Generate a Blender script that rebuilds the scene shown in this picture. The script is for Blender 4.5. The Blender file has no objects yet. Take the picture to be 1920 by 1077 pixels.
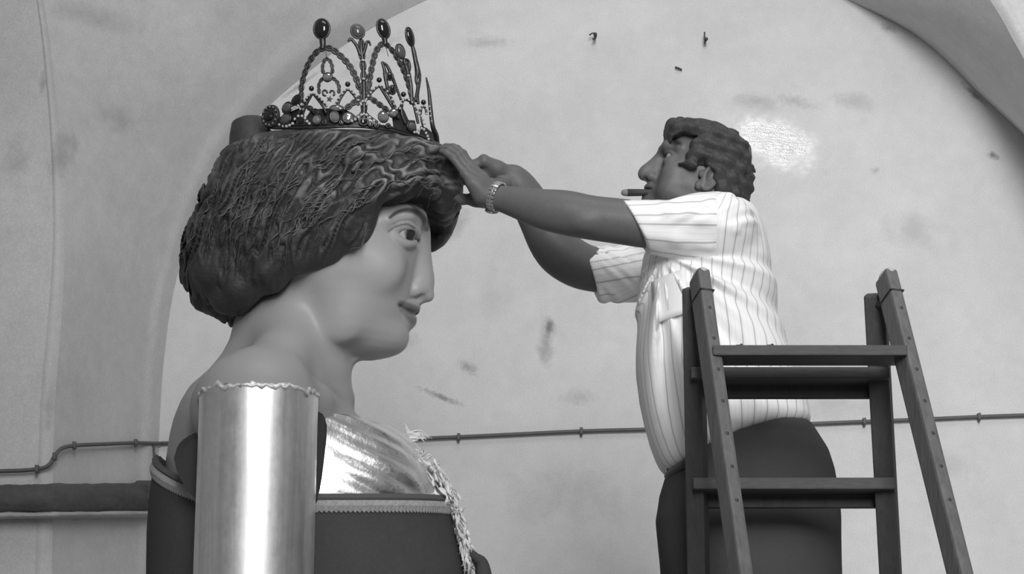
import bpy, bmesh, math, random
import numpy as np
from math import sin, cos, pi, radians, sqrt, atan2
random.seed(7); np.random.seed(7)
C = bpy.context.scene.collection
sc = bpy.context.scene

# ------------------------------------------------------------------ camera, light, exposure
FPX, PITCH, CAMZ = 4250.0, radians(13.0), 1.5
CX, CY = 960.0, 538.5
cd = bpy.data.cameras.new('camera'); cam = bpy.data.objects.new('camera', cd); C.objects.link(cam)
cam.location = (0, 0, CAMZ); cam.rotation_euler = (pi/2 + PITCH, 0, 0)
cd.sensor_width = 36.0; cd.lens = FPX/1920*36.0; cd.clip_end = 200
sc.camera = cam
sc.view_settings.view_transform = 'Standard'; sc.view_settings.look = 'None'
sc.view_settings.gamma = 1.0; sc.view_settings.use_curve_mapping = False
sc.view_settings.exposure = 0.0

w = bpy.data.worlds.new('room_ambient'); sc.world = w; w.use_nodes = True
w.node_tree.nodes['Background'].inputs[0].default_value = (1, 1, 1, 1)
w.node_tree.nodes['Background'].inputs[1].default_value = 0.165

def area(name, loc, target, sx, sy, power, spread=180):
    l = bpy.data.lights.new(name, 'AREA'); l.shape = 'RECTANGLE'; l.size = sx; l.size_y = sy
    l.energy = power; l.spread = radians(spread)
    o = bpy.data.objects.new(name, l); C.objects.link(o); o.location = loc
    from mathutils import Vector
    d = Vector(target) - Vector(loc)
    o.rotation_euler = d.to_track_quat('-Z', 'Y').to_euler()
    return o
area('tall_window_light', (0.9, -3.0, 5.2), (1.7, 7.0, 3.3), 2.0, 4.2, 90, 60)
area('skylight', (0.6, 3.6, 7.4), (0.6, 5.4, 2.6), 3.0, 2.0, 40, 150)

# ------------------------------------------------------------------ helpers
SP, CP = sin(PITCH), cos(PITCH)
def P(px, py, Y):
    u = (px-CX)/FPX; v = (CY-py)/FPX
    t = Y/(CP - v*SP)
    return np.array([u*t, Y, CAMZ + t*(SP + v*CP)])
def S(Y): return FPX*CP/Y            # pixels per metre near the frame's centre
LOC = {}
def link(o, parent=None):
    C.objects.link(o)
    if parent is not None: o.parent = parent
    return o
def thing(name, label, cat, loc=(0, 0, 0), group=None):
    o = bpy.data.objects.new(name, None); C.objects.link(o); o.location = loc
    o.empty_display_size = 0.1
    o['label'] = label; o['category'] = cat
    if group: o['group'] = group
    LOC[o.name] = np.array(loc, float)
    return o
def tag(o, label=None, cat=None, group=None, kind=None):
    if label: o['label'] = label
    if cat: o['category'] = cat
    if group: o['group'] = group
    if kind: o['kind'] = kind
    return o
def mesh(name, V, faces, mat, parent=None, smooth=True, attrs=None):
    V = np.asarray(V, np.float32).reshape(-1, 3)
    off = LOC[parent.name] if parent is not None else np.zeros(3)
    me = bpy.data.meshes.new(name)
    if isinstance(faces, np.ndarray):
        n = len(faces); k = faces.shape[1]
        me.vertices.add(len(V)); me.vertices.foreach_set('co', (V-off).astype(np.float32).ravel())
        me.loops.add(n*k); me.loops.foreach_set('vertex_index', faces.astype(np.int32).ravel())
        me.polygons.add(n); me.polygons.foreach_set('loop_start', np.arange(0, n*k, k, dtype=np.int32))
        me.update(calc_edges=True)
    else:
        me.from_pydata((V-off).tolist(), [], faces); me.update()
    me.polygons.foreach_set('use_smooth', np.full(len(me.polygons), bool(smooth)))
    if attrs:
        for k, a in attrs.items():
            at = me.attributes.new(k, 'FLOAT', 'POINT'); at.data.foreach_set('value', np.asarray(a, np.float32))
    me.materials.append(mat)
    o = bpy.data.objects.new(name, me); link(o, parent)
    LOC[o.name] = off
    return o

class MB:
    def __init__(s): s.v = []; s.f = []
    def add(s, V, F):
        n = len(s.v); s.v.extend([tuple(map(float, p)) for p in V]); s.f.extend([tuple(i+n for i in f) for f in F])
    def tube(s, pts, rad, n=8, closed=False):
        pts = [np.asarray(p, float) for p in pts]; m = len(pts)
        if not hasattr(rad, '__len__'): rad = [rad]*m
        V = []; up = None
        for i in range(m):
            a = pts[(i-1) % m] if (closed or i > 0) else pts[i]
            b = pts[(i+1) % m] if (closed or i < m-1) else pts[i]
            t = b-a; t = t/(np.linalg.norm(t)+1e-12)
            if up is None:
                up = np.cross(t, [0, 1, 0]);
                if np.linalg.norm(up) < .1: up = np.cross(t, [1, 0, 0])
            u = up - t*np.dot(up, t); u /= (np.linalg.norm(u)+1e-12); up = u; w_ = np.cross(t, u)
            for k in range(n):
                a_ = 2*pi*k/n
                V.append(pts[i] + rad[i]*(cos(a_)*u + sin(a_)*w_))
        F = []
        for i in range(m if closed else m-1):
            j = (i+1) % m
            for k in range(n):
                k2 = (k+1) % n
                F.append((i*n+k, i*n+k2, j*n+k2, j*n+k))
        if not closed:
            F.append(tuple(range(n-1, -1, -1))); F.append(tuple((m-1)*n+k for k in range(n)))
        s.add(V, F)
    def ell(s, c, ax, nu=12, nv=8):
        """ellipsoid: c centre, ax three axis vectors"""
        c = np.asarray(c, float); ax = [np.asarray(a, float) for a in ax]; V = []; F = []
        V.append(c+ax[2])
        for i in range(1, nv):
            t = pi*i/nv
            for k in range(nu):
                p = 2*pi*k/nu; V.append(c + sin(t)*(cos(p)*ax[0]+sin(p)*ax[1]) + cos(t)*ax[2])
        V.append(c-ax[2]); L = len(V)-1
        for k in range(nu): F.append((0, 1+k, 1+(k+1) % nu))
        for i in range(nv-2):
            for k in range(nu):
                a = 1+i*nu+k; b = 1+i*nu+(k+1) % nu; F.append((a, a+nu, b+nu, b))
        for k in range(nu): F.append((L, L-nu+(k+1) % nu, L-nu+k))
        s.add(V, F)
    def ball(s, c, r, nu=10, nv=7): s.ell(c, [(r, 0, 0), (0, r, 0), (0, 0, r)], nu, nv)
    def box(s, c, ax, bev=0.0):
        """oriented box, half-axis vectors ax, bevelled edges"""
        c = np.asarray(c, float); ax = [np.asarray(a, float) for a in ax]
        L = [np.linalg.norm(a) for a in ax]; U = [a/l for a, l in zip(ax, L)]
        bm = bmesh.new(); bmesh.ops.create_cube(bm, size=2)
        for v in bm.verts: v.co = (v.co[0]*L[0], v.co[1]*L[1], v.co[2]*L[2])
        if bev > 0: bmesh.ops.bevel(bm, geom=bm.edges[:], offset=bev, segments=2, affect='EDGES', profile=.6)
        bm.verts.index_update()
        V = [c + v.co[0]*U[0] + v.co[1]*U[1] + v.co[2]*U[2] for v in bm.verts]
        F = [tuple(v.index for v in f.verts) for f in bm.faces]
        if np.dot(np.cross(U[0], U[1]), U[2]) < 0: F = [f[::-1] for f in F]
        bm.free(); s.add(V, F)
    def torus(s, c, a, b, r, nu=20, nv=6):
        """elliptic ring: half-axis vectors a, b, tube radius r"""
        c = np.asarray(c, float); a = np.asarray(a, float); b = np.asarray(b, float)
        s.tube([c + cos(2*pi*k/nu)*a + sin(2*pi*k/nu)*b for k in range(nu)], r, nv, closed=True)
    def build(s, name, mat, parent=None, smooth=True): return mesh(name, s.v, s.f, mat, parent, smooth)

def spline(pts, n):
    """Catmull-Rom through pts, n samples"""
    p = np.asarray(pts, float); m = len(p)
    q = np.vstack([2*p[0]-p[1], p, 2*p[-1]-p[-2]]); out = []
    for s_ in np.linspace(0, m-1-1e-9, n):
        i = int(s_); t = s_-i; a, b, c, d = q[i], q[i+1], q[i+2], q[i+3]
        out.append(.5*((2*b)+(-a+c)*t+(2*a-5*b+4*c-d)*t*t+(-a+3*b-3*c+d)*t**3))
    return np.array(out)

# --- implicit modelling: distance fields on a rectilinear grid, meshed with surface nets
def axis(*segs):
    """axis((start, end, step), ...) concatenated"""
    out = []
    for a, b, h in segs:
        n = max(1, int(round((b-a)/h))); out.append(np.linspace(a, b, n, endpoint=False))
    out.append([segs[-1][1]])
    return np.concatenate(out).astype(np.float32)
class Field:
    def __init__(s, xs, ys, zs):
        s.ax = (xs, ys, zs); s.F = np.full((len(xs), len(ys), len(zs)), 1.0, np.float32)
    def grid(s, lo, hi):
        sl = []
        for a, l, h in zip(s.ax, lo, hi):
            i = max(0, np.searchsorted(a, l)-1); j = min(len(a), np.searchsorted(a, h)+1)
            if j <= i: return None
            sl.append(slice(i, j))
        X = s.ax[0][sl[0]][:, None, None]; Y = s.ax[1][sl[1]][None, :, None]; Z = s.ax[2][sl[2]][None, None, :]
        return tuple(sl), X, Y, Z
    def put(s, fn, lo, hi, k=0.01, op='add'):
        m = k*1.2+.02
        g = s.grid(np.asarray(lo)-m, np.asarray(hi)+m)
        if g is None: return
        sl, X, Y, Z = g; d = fn(X, Y, Z).astype(np.float32); A = s.F[sl]
        if op == 'add':
            h = np.maximum(k-np.abs(A-d), 0)/max(k, 1e-6); s.F[sl] = np.minimum(A, d)-h*h*k*.25
        elif op == 'sub':
            d = -d; h = np.maximum(k-np.abs(A-d), 0)/max(k, 1e-6); s.F[sl] = np.maximum(A, d)+h*h*k*.25
    def cap(s, a, b, ra, rb, k=.01, op='add'):
        a = np.asarray(a, float); b = np.asarray(b, float); ab = b-a; L2 = float(ab@ab)+1e-12
        def fn(X, Y, Z):
            t = np.clip(((X-a[0])*ab[0]+(Y-a[1])*ab[1]+(Z-a[2])*ab[2])/L2, 0, 1)
            return np.sqrt((X-a[0]-t*ab[0])**2+(Y-a[1]-t*ab[1])**2+(Z-a[2]-t*ab[2])**2)-(ra+(rb-ra)*t)
        r = max(ra, rb); s.put(fn, np.minimum(a, b)-r, np.maximum(a, b)+r, k, op)
    def chain(s, pts, rad, k=.01, op='add', n=None):
        if n:
            q = np.array([list(p)+[r] for p, r in zip(pts, rad)]); q = spline(q, n); pts = q[:, :3]; rad = q[:, 3]
        for i in range(len(pts)-1): s.cap(pts[i], pts[i+1], rad[i], rad[i+1], k, op)
    def ell(s, c, r, k=.01, op='add', R=None):
        c = np.asarray(c, float); r = np.asarray(r, float)
        def fn(X, Y, Z):
            x, y, z = X-c[0], Y-c[1], Z-c[2]
            if R is not None:
                x, y, z = (R[0][0]*x+R[0][1]*y+R[0][2]*z, R[1][0]*x+R[1][1]*y+R[1][2]*z, R[2][0]*x+R[2][1]*y+R[2][2]*z)
            k0 = np.sqrt((x/r[0])**2+(y/r[1])**2+(z/r[2])**2); k1 = np.sqrt((x/r[0]**2)**2+(y/r[1]**2)**2+(z/r[2]**2)**2)
            return k0*(k0-1)/(k1+1e-9)
        m = max(r) if R is not None else r
        s.put(fn, c-m, c+m, k, op)
    def mesh(s, smooth=2):
        return surface_nets(*s.ax, s.F, smooth)
def loft_fn(zk, front, back, wid, yc, n=2.0, xc=None, sm=3, flip=False):
    """stack of superellipses along z. front/back x per knot, half width per knot"""
    zk = np.asarray(zk, float); o = np.argsort(zk); zk = zk[o]
    arr = [np.asarray(a, float)[o] for a in (front, back, wid)]
    xcv = (arr[0]+arr[1])/2 if xc is None else (np.asarray(xc, float)[o] if hasattr(xc, '__len__') else np.full(len(zk), xc))
    zd = np.linspace(zk[0], zk[-1], 240)
    from_ = [np.interp(zd, zk, a) for a in arr+[xcv]]
    if sm:
        ker = np.hanning(2*sm+3)[1:-1]; ker /= ker.sum()
        from_ = [np.convolve(np.pad(a, sm, mode='edge'), ker, mode='valid') for a in from_]
    def fn(X, Y, Z):
        f, b, w_, c = [np.interp(Z, zd, a) for a in from_]
        dx = X-c; dy = Y-yc
        a = np.where(dx > 0, np.abs(f-c), np.abs(b-c)) if not flip else np.where(dx < 0, np.abs(f-c), np.abs(b-c))
        a = np.maximum(a, .002); w_ = np.maximum(w_, .002)
        ax_, ay = np.abs(dx)/a, np.abs(dy)/w_
        if n == 2.0: r = np.sqrt(ax_**2+ay**2)
        else: r = (ax_**n+ay**n)**(1.0/n)
        k1 = np.sqrt((ax_/a)**2+(ay/w_)**2)+1e-6
        d = np.sqrt(ax_**2+ay**2)*(r-1)/k1
        d = np.where(r < .2, -np.minimum(a, w_)*.8, d)
        return np.maximum(d, np.maximum(zd[0]-Z, Z-zd[-1]))
    lo = (min(arr[0].min(), arr[1].min()), yc-arr[2].max(), zk[0]); hi = (max(arr[0].max(), arr[1].max()), yc+arr[2].max(), zk[-1])
    return fn, lo, hi
def poly_sd(X, Z, poly):
    """signed distance to a polygon in the xz plane (negative inside)"""
    X, Z = np.broadcast_arrays(X, Z); d = np.full(X.shape, 1e9); s = np.ones(X.shape); m = len(poly)
    for i in range(m):
        ax_, az = poly[i]; bx, bz = poly[i-1]; ex, ez = bx-ax_, bz-az; wx, wz = X-ax_, Z-az
        t = np.clip((wx*ex+wz*ez)/(ex*ex+ez*ez+1e-12), 0, 1); d = np.minimum(d, (wx-ex*t)**2+(wz-ez*t)**2)
        c1 = Z >= az; c2 = Z < bz; c3 = ex*wz > ez*wx
        fl = (c1 & c2 & c3) | (~c1 & ~c2 & ~c3); s = np.where(fl, -s, s)
    return s*np.sqrt(d)
def smax(a, b, k):
    h = np.maximum(k-np.abs(a-b), 0)/k; return np.maximum(a, b)+h*h*k*.25
def smin(a, b, k):
    h = np.maximum(k-np.abs(a-b), 0)/k; return np.minimum(a, b)-h*h*k*.25
def surface_nets(xs, ys, zs, F, smooth=2):
    I = F < 0; s8 = I.astype(np.int8); c = np.zeros(tuple(n-1 for n in F.shape), np.int8)
    for i in (0, 1):
        for j in (0, 1):
            for k in (0, 1): c += s8[i:i+c.shape[0], j:j+c.shape[1], k:k+c.shape[2]]
    act = (c > 0) & (c < 8); cells = np.argwhere(act); idx = np.full(c.shape, -1, np.int32); idx[act] = np.arange(len(cells))
    pos = np.zeros((len(cells), 3)); cnt = np.zeros(len(cells)); i, j, k = cells.T
    cor = [(a, b, d) for a in (0, 1) for b in (0, 1) for d in (0, 1)]
    val = {q: F[i+q[0], j+q[1], k+q[2]] for q in cor}
    for q in cor:
        for ax_ in range(3):
            if q[ax_] == 0:
                p = list(q); p[ax_] = 1; p = tuple(p); f0, f1 = val[q], val[p]; m = (f0 < 0) != (f1 < 0)
                t = np.where(m, f0/np.where(m, f0-f1, 1), 0)
                w_ = np.tile(np.array(q, float), (len(cells), 1)); w_[:, ax_] = t
                pos += w_*m[:, None]; cnt += m
    pos /= np.maximum(cnt, 1)[:, None]
    V = np.empty_like(pos)
    for ax_, g in enumerate((xs, ys, zs)):
        q = cells[:, ax_]; V[:, ax_] = g[q]+pos[:, ax_]*(g[q+1]-g[q])
    Q = []
    def quads(I0, I1, a, b, axn):
        m = I0 != I1; e = np.argwhere(m); fl = I0[m]
        sh = [0, 0, 0]; e = e.copy()
        e[:, a] += 1; e[:, b] += 1
        def cell(da, db):
            q = e.copy(); q[:, a] += da; q[:, b] += db; return idx[q[:, 0], q[:, 1], q[:, 2]]
        q = np.stack([cell(-1, -1), cell(0, -1), cell(0, 0), cell(-1, 0)], 1)
        q[~fl] = q[~fl][:, ::-1]; Q.append(q)
    quads(I[:-1, 1:-1, 1:-1], I[1:, 1:-1, 1:-1], 1, 2, 0)
    quads(I[1:-1, :-1, 1:-1], I[1:-1, 1:, 1:-1], 2, 0, 1)
    quads(I[1:-1, 1:-1, :-1], I[1:-1, 1:-1, 1:], 0, 1, 2)
    Q = np.concatenate(Q); Q = Q[(Q >= 0).all(1)]
    if smooth:
        E = np.concatenate([Q[:, [0, 1]], Q[:, [1, 2]], Q[:, [2, 3]], Q[:, [3, 0]]]); E = np.concatenate([E, E[:, ::-1]])
        deg = np.bincount(E[:, 0], minlength=len(V)).astype(float); deg[deg == 0] = 1
        for it in range(smooth):
            for lam in (.6, -.45):
                A = np.stack([np.bincount(E[:, 0], V[E[:, 1], d], len(V)) for d in range(3)], 1)/deg[:, None]
                V = V+lam*(A-V)
    return V, Q

# ------------------------------------------------------------------ materials (black-and-white photograph: greys)
def nd(nt, t, **kw):
    n = nt.nodes.new(t)
    for k, v in kw.items(): setattr(n, k, v)
    return n
def mth(nt, op, a, b=None, c=None, clamp=False):
    n = nd(nt, 'ShaderNodeMath', operation=op); n.use_clamp = clamp
    for i, x in enumerate((a, b, c)):
        if x is None: continue
        if isinstance(x, (int, float)): n.inputs[i].default_value = x
        else: nt.links.new(x, n.inputs[i])
    return n.outputs[0]
def noise(nt, co, scale, detail=4, rough=.55, dist=0.0, stretch=None):
    if stretch:
        mp = nd(nt, 'ShaderNodeMapping'); mp.inputs['Scale'].default_value = stretch; nt.links.new(co, mp.inputs[0]); co = mp.outputs[0]
    n = nd(nt, 'ShaderNodeTexNoise'); n.inputs['Scale'].default_value = scale; n.inputs['Detail'].default_value = detail
    n.inputs['Roughness'].default_value = rough; n.inputs['Distortion'].default_value = dist
    nt.links.new(co, n.inputs['Vector']); return n.outputs[0]
def mat(name, col, rough=.6, metal=0.0, nz=None, bump=None, attr=None, spec=.5, aniso=0.0, extra=None, transmission=0.0):
    """nz: list of (scale, amount, stretch); bump: (scale, strength, distance, stretch); attr: list of (attribute, colour)"""
    m = bpy.data.materials.new(name); m.use_nodes = True; nt = m.node_tree; b = nt.nodes['Principled BSDF']
    co = nd(nt, 'ShaderNodeTexCoord').outputs['Object']
    v = nd(nt, 'ShaderNodeValue'); v.outputs[0].default_value = col; v = v.outputs[0]
    for a, c2 in (attr or []):
        at = nd(nt, 'ShaderNodeAttribute', attribute_name=a).outputs['Fac']
        v = mth(nt, 'ADD', v, mth(nt, 'MULTIPLY', at, mth(nt, 'SUBTRACT', c2, v)))
    for q in (nz or []):
        n = noise(nt, co, q[0], 5, .6, 0, q[2] if len(q) > 2 else None)
        v = mth(nt, 'MULTIPLY', v, mth(nt, 'ADD', 1.0, mth(nt, 'MULTIPLY', mth(nt, 'SUBTRACT', n, .5), 2*q[1])))
    if extra: v = extra(nt, co, v, b)
    cb = nd(nt, 'ShaderNodeCombineColor')
    for i in range(3): nt.links.new(v, cb.inputs[i])
    nt.links.new(cb.outputs[0], b.inputs['Base Color'])
    if not b.inputs['Roughness'].is_linked: b.inputs['Roughness'].default_value = rough
    b.inputs['Metallic'].default_value = metal; b.inputs['Specular IOR Level'].default_value = spec
    b.inputs['Anisotropic'].default_value = aniso; b.inputs['Transmission Weight'].default_value = transmission
    if bump:
        bp = nd(nt, 'ShaderNodeBump'); bp.inputs['Strength'].default_value = bump[1]; bp.inputs['Distance'].default_value = bump[2]
        nt.links.new(noise(nt, co, bump[0], 5, .6, 0, bump[3] if len(bump) > 3 else None), bp.inputs['Height'])
        nt.links.new(bp.outputs[0], b.inputs['Normal'])
    return m
YW, YN = 7.2, 6.6          # lunette wall, front wall face
def blotch(nt, co, px, py, rx, ry, ang, Y=YW, soft=.5, ns=25, namt=.8):
    """mask of one stain: a rotated ellipse broken up by noise, at its own place on the wall"""
    c = P(px, py, Y); s_ = S(Y)
    mp = nd(nt, 'ShaderNodeMapping', vector_type='TEXTURE'); mp.inputs['Location'].default_value = tuple(c)
    mp.inputs['Rotation'].default_value = (0, radians(ang), 0); mp.inputs['Scale'].default_value = (rx/s_, 1.0, ry/s_)
    nt.links.new(co, mp.inputs[0])
    ln = nd(nt, 'ShaderNodeVectorMath', operation='LENGTH'); nt.links.new(mp.outputs[0], ln.inputs[0])
    r = mth(nt, 'ADD', ln.outputs['Value'], mth(nt, 'MULTIPLY', mth(nt, 'SUBTRACT', noise(nt, co, ns, 6, .7), .5), namt*2))
    return mth(nt, 'DIVIDE', mth(nt, 'SUBTRACT', 1.0, r), soft, clamp=True)
STAINS = [(828, 745, 52, 7, 22, .55), (878, 690, 26, 14, 30, .4), (1025, 640, 20, 50, 5, .4), (1862, 292, 16, 9, 30, .6), (1828, 178, 34, 7, 42, .6),
          (1600, 190, 45, 22, 10, .22), (1420, 190, 60, 25, 8, .25), (915, 80, 50, 14, 0, .22), (1290, 330, 60, 30, 0, .2), (1710, 430, 60, 40, 0, .18),
          (1560, 760, 90, 40, 0, .16), (1050, 930, 120, 60, 0, .14), (1640, 320, 12, 8, 0, .3), (1272, 128, 6, 2.5, 15, .8),
          (860, 420, 18, 40, 25, .3), (700, 100, 90, 14, -36, .2), (565, 158, 60, 5, -38, .45), (1666, 52, 20, 10, 20, .4), (1030, 615, 9, 22, 12, .5), (1660, 690, 14, 8, 0, .25), (1490, 190, 50, 14, 15, .25), (760, 640, 30, 22, 0, .2), (1085, 745, 40, 18, 0, .18), (1780, 880, 70, 40, 0, .15), (930, 560, 40, 60, 0, .12)]
def wall_extra(nt, co, v, b):
    for q in STAINS:
        m = blotch(nt, co, *q[:5], ns=55 if q[3] < 20 else 14, soft=.9, namt=1.1)
        v = mth(nt, 'MULTIPLY', v, mth(nt, 'SUBTRACT', 1.0, mth(nt, 'MULTIPLY', m, q[5])))
    # damp varnished patch, glossy with fine horizontal ripples
    g = blotch(nt, co, 1455, 268, 120, 62, 20, soft=.6, ns=14, namt=.7)
    rip = noise(nt, co, 60, 3, .6, .3, (.35, 1, 1.6))
    bp = nd(nt, 'ShaderNodeBump'); bp.inputs['Distance'].default_value = .003
    nt.links.new(mth(nt, 'ADD', mth(nt, 'MULTIPLY', g, .5), .12), bp.inputs['Strength'])
    h = mth(nt, 'ADD', rip, mth(nt, 'MULTIPLY', noise(nt, co, 220, 2, .6), .25)); nt.links.new(h, bp.inputs['Height'])
    nt.links.new(bp.outputs[0], b.inputs['Normal'])
    rg = mth(nt, 'SUBTRACT', .8, mth(nt, 'MULTIPLY', g, .69)); nt.links.new(rg, b.inputs['Roughness'])
    return v
M_wall = mat('plaster_lunette', .62, .8, nz=[(1.1, .16), (5, .12), (22, .08), (260, .30)], extra=wall_extra, spec=.55)
def vault_extra(nt, co, v, b):
    for q in [(150, 340, 22, 70, 12, .28), (195, 70, 90, 30, 0, .2), (230, 240, 40, 30, 0, .2), (118, 210, 8, 30, 0, .3), (70, 350, 30, 60, 0, .2), (130, 800, 10, 60, 0, .25)]:
        m = blotch(nt, co, *q[:5], Y=6.9, ns=20, soft=.8, namt=.9)
        v = mth(nt, 'MULTIPLY', v, mth(nt, 'SUBTRACT', 1.0, mth(nt, 'MULTIPLY', m, q[5])))
    return v
M_vault = mat('plaster_vault', .56, .85, nz=[(1.3, .18), (6, .12), (24, .08), (240, .28)], bump=(40, .25, .004), extra=vault_extra, spec=.3)
M_floor = mat('stone_floor', .5, .7, nz=[(3, .2), (40, .1)])
M_cable = mat('cable', .10, .6, nz=[(30, .2)])
M_ledge = mat('dark_ledge', .075, .8, nz=[(6, .5, (1, 1, 6)), (40, .3)], bump=(30, .6, .01))
M_ledgelip = mat('ledge_lip', .42, .8, nz=[(10, .4, (1, 1, 5))], bump=(40, .4, .006))
M_iron = mat('iron', .05, .5, nz=[(50, .2)])

# ------------------------------------------------------------------ structure: floor, niche wall, reveal, front face
mesh('floor', [(-8, -6, 0), (8, -6, 0), (8, 9, 0), (-8, 9, 0)], [(0, 1, 2, 3)], M_floor, smooth=False)['kind'] = 'structure'
ARC = [(288, 1300), (292, 1077), (296, 900), (301, 760), (311, 640), (327, 540), (352, 450), (385, 370), (430, 287), (490, 213), (560, 150), (640, 88), (720, 40), (800, 0),
       (900, -40), (1040, -75), (1200, -95), (1360, -85), (1480, -50), (1590, 0), (1700, 55), (1770, 110), (1830, 170), (1920, 255), (2000, 340), (2080, 450), (2140, 600), (2170, 800), (2180, 1077), (2180, 1300)]
NEAR = [(93, 1300), (97, 1077), (99, 900), (103, 760), (112, 640), (119, 540), (121, 460), (119, 370), (113, 270), (105, 180), (95, 90), (82, 0), (70, -90), (60, -200),
        (150, -420), (600, -520), (1100, -560), (1450, -470), (1680, -260), (1850, -10), (1900, 75), (1930, 130), (1975, 215), (2030, 310), (2090, 420), (2160, 560), (2220, 700), (2250, 860), (2260, 1077), (2260, 1300)]
NS = 140
arc = spline([P(x, y, YW) for x, y in ARC], NS); near = spline([P(x, y, YN) for x, y in NEAR], NS)
ga = np.linspace(0, 1, NS)
# carry the feet of both curves down to the floor
def to_floor(c): return np.vstack([[c[0][0], c[0][1], -.02], c, [c[-1][0], c[-1][1], -.02]])
arc, near = to_floor(arc), to_floor(near)
bw = [(-4, YW, -.02), (4, YW, -.02), (4, YW, 7), (-4, YW, 7)]
mesh('wall_back', bw, [(0, 1, 2, 3)], M_wall, smooth=False)['kind'] = 'structure'
def ruled(name, A, B, m, nseg=10, bulge=None, smooth=True):
    V = []; F = []
    n = len(A)
    for i in range(n):
        for j in range(nseg+1):
            t = j/nseg; p = A[i]*(1-t)+B[i]*t
            if bulge is not None: p = p + bulge(i/(n-1), t)
            V.append(p)
    for i in range(n-1):
        for j in range(nseg):
            a = i*(nseg+1)+j; F.append((a, a+1, a+nseg+2, a+nseg+1))
    return mesh(name, V, F, m, smooth=smooth)
cen = np.array([0.1, 0, 3.0])
def rv_bulge(s_, t):
    # soft plaster: slight hollow in the web and a rounded fillet against the lunette
    a = .035*sin(pi*t)
    return np.array([0, a, 0]) + np.array([0, -.02*math.exp(-((t-.1)/.06)**2), 0])
o = ruled('wall_reveal', arc, near, M_vault, 24, rv_bulge); o['kind'] = 'structure'
# rounded arris and then the front face of the surrounding wall
out1 = []; out2 = []
for p in near:
    d = p - np.array([0.15, YN, 1.5]); d[1] = 0; d /= np.linalg.norm(d)
    out1.append(p + d*.05 + np.array([0, -.015, 0])); out2.append(p + d*3.2 + np.array([0, -.015, 0]))
out1 = np.array(out1); out2 = np.array(out2); out1[0][2] = out1[-1][2] = out2[0][2] = out2[-1][2] = -.02
o = ruled('trim_1', near, out1, M_vault, 6, lambda s_, t: np.array([0, -.012*sin(pi*t), 0])); o['kind'] = 'structure'
o = ruled('wall_front', out1, out2, M_vault, 2); o['kind'] = 'structure'

# dark ledge running along front face and reveal
def band(name, rows, m, kind='structure'):
    """rows: list of polylines (world points), joined as a strip surface"""
    V = [p for r in rows for p in r]; n = len(rows[0]); F = []
    for a in range(len(rows)-1):
        for i in range(n-1): F.append((a*n+i, a*n+i+1, (a+1)*n+i+1, (a+1)*n+i))
    o = mesh(name, V, F, m, smooth=True); o['kind'] = kind; return o
def onwall(px, py, off=0.0):
    """a point on front face / reveal / lunette wall seen at this pixel column at these heights"""
    if px <= 100: Y = YN-.02
    elif px < 297: Y = YN-.02+(YW-YN+.02)*(px-100)/197.0
    else: Y = YW
    return P(px, py, Y-off)
xs_l = list(range(-320, 300, 12))
rnd = np.random.RandomState(3)
def rows_for(prof, jit=0):
    out = []
    for py, off in prof:
        out.append([onwall(x, py + (-(x-150)*.012) + jit*rnd.randn(), off) for x in xs_l])
    return out
band('trim_2', rows_for([(908, -.01), (908, .05), (911, .085), (955, .085), (960, .07), (962, .03)], .8), M_ledge)
band('trim_3', rows_for([(958, .03), (960, .075), (967, .08), (971, .03), (973, -.01)], .5), M_ledgelip)
mb = MB(); mb.box(onwall(278, 925, .04), [(.035, 0, 0), (0, .05, 0), (0, 0, .034)], .008)
o = mb.build('ledge_end', M_ledge); o.name = 'trim_4'; o['kind'] = 'structure'

# cable clipped along the walls
CAB = [(-250, 888), (0, 884), (70, 880), (92, 872), (103, 855), (115, 842), (140, 836), (200, 833), (255, 831), (296, 832)]
pts = [onwall(x, y, .022) for x, y in CAB] + [P(x, y, YW-.012) for x, y in [(330, 831), (520, 828), (740, 825), (810, 822), (900, 818), (1090, 809), (1200, 806), (1350, 802), (1500, 796), (1620, 791), (1700, 788), (1835, 782), (1920, 779), (2120, 772)]]
cab = thing('wall_cable', 'dark electric cable clipped in a line across the plaster wall behind both figures', 'cable', tuple(P(960, 815, YW-.012)))
mb = MB(); mb.tube(spline(pts, 160), .0062, 8); mb.build('cable', M_cable, cab)
for (x, y) in [(70, 880), (103, 857), (140, 836), (255, 831), (860, 820), (1090, 809), (1620, 791), (1835, 782), (730, 825)]:
    q = onwall(x, y, .02) if x < 297 else P(x, y, YW-.01)
    mb = MB(); mb.box(q+np.array([0, -.004, 0]), [(.005, 0, 0), (0, .012, 0), (0, 0, .0105)], .002); mb.ball(q+np.array([0, -.008, -.012]), .004)
    mb.build('cable_clip', M_cable, cab)
mb = MB(); mb.tube([onwall(288, 836, .015), onwall(290, 860, .016), onwall(292, 905, .02)], .004, 6); mb.build('cable_drop', M_cable, cab)
# nails high on the wall
def nail(px, py, pts, label, name='wall_nail'):
    t = thing(name, label, 'nail', tuple(P(px, py, YW)))
    mb = MB(); c = P(px, py, YW); mb.tube([c, c+np.array([0, -.04, -.004])], .0035, 6); mb.ball(c+np.array([0, -.042, -.004]), .0068); mb.build('shank', M_iron, t)
    mb = MB(); mb.tube(spline([P(x, y, YW-.035) for x, y in pts], 14), .0026, 6); mb.build('wire_loop', M_iron, t)
nail(1322, 79, [(1322, 79), (1321, 70), (1321, 60)], 'iron nail with straight wire above the man\'s head on the plaster')
nail(1115, 70, [(1105, 66), (1112, 62), (1118, 66), (1115, 74), (1111, 72)], 'bent iron hook on the plaster between crown and man')
mb = MB(); q = P(1272, 129, YW-.004)
mb.tube([P(1266, 126, YW-.01), P(1272, 128, YW-.012), P(1278, 131, YW-.006)], .0035, 6)
tag(mb.build('wall_peg', M_iron), 'tiny stub of a peg in the plaster below the straight wire nail', 'peg')

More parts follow.
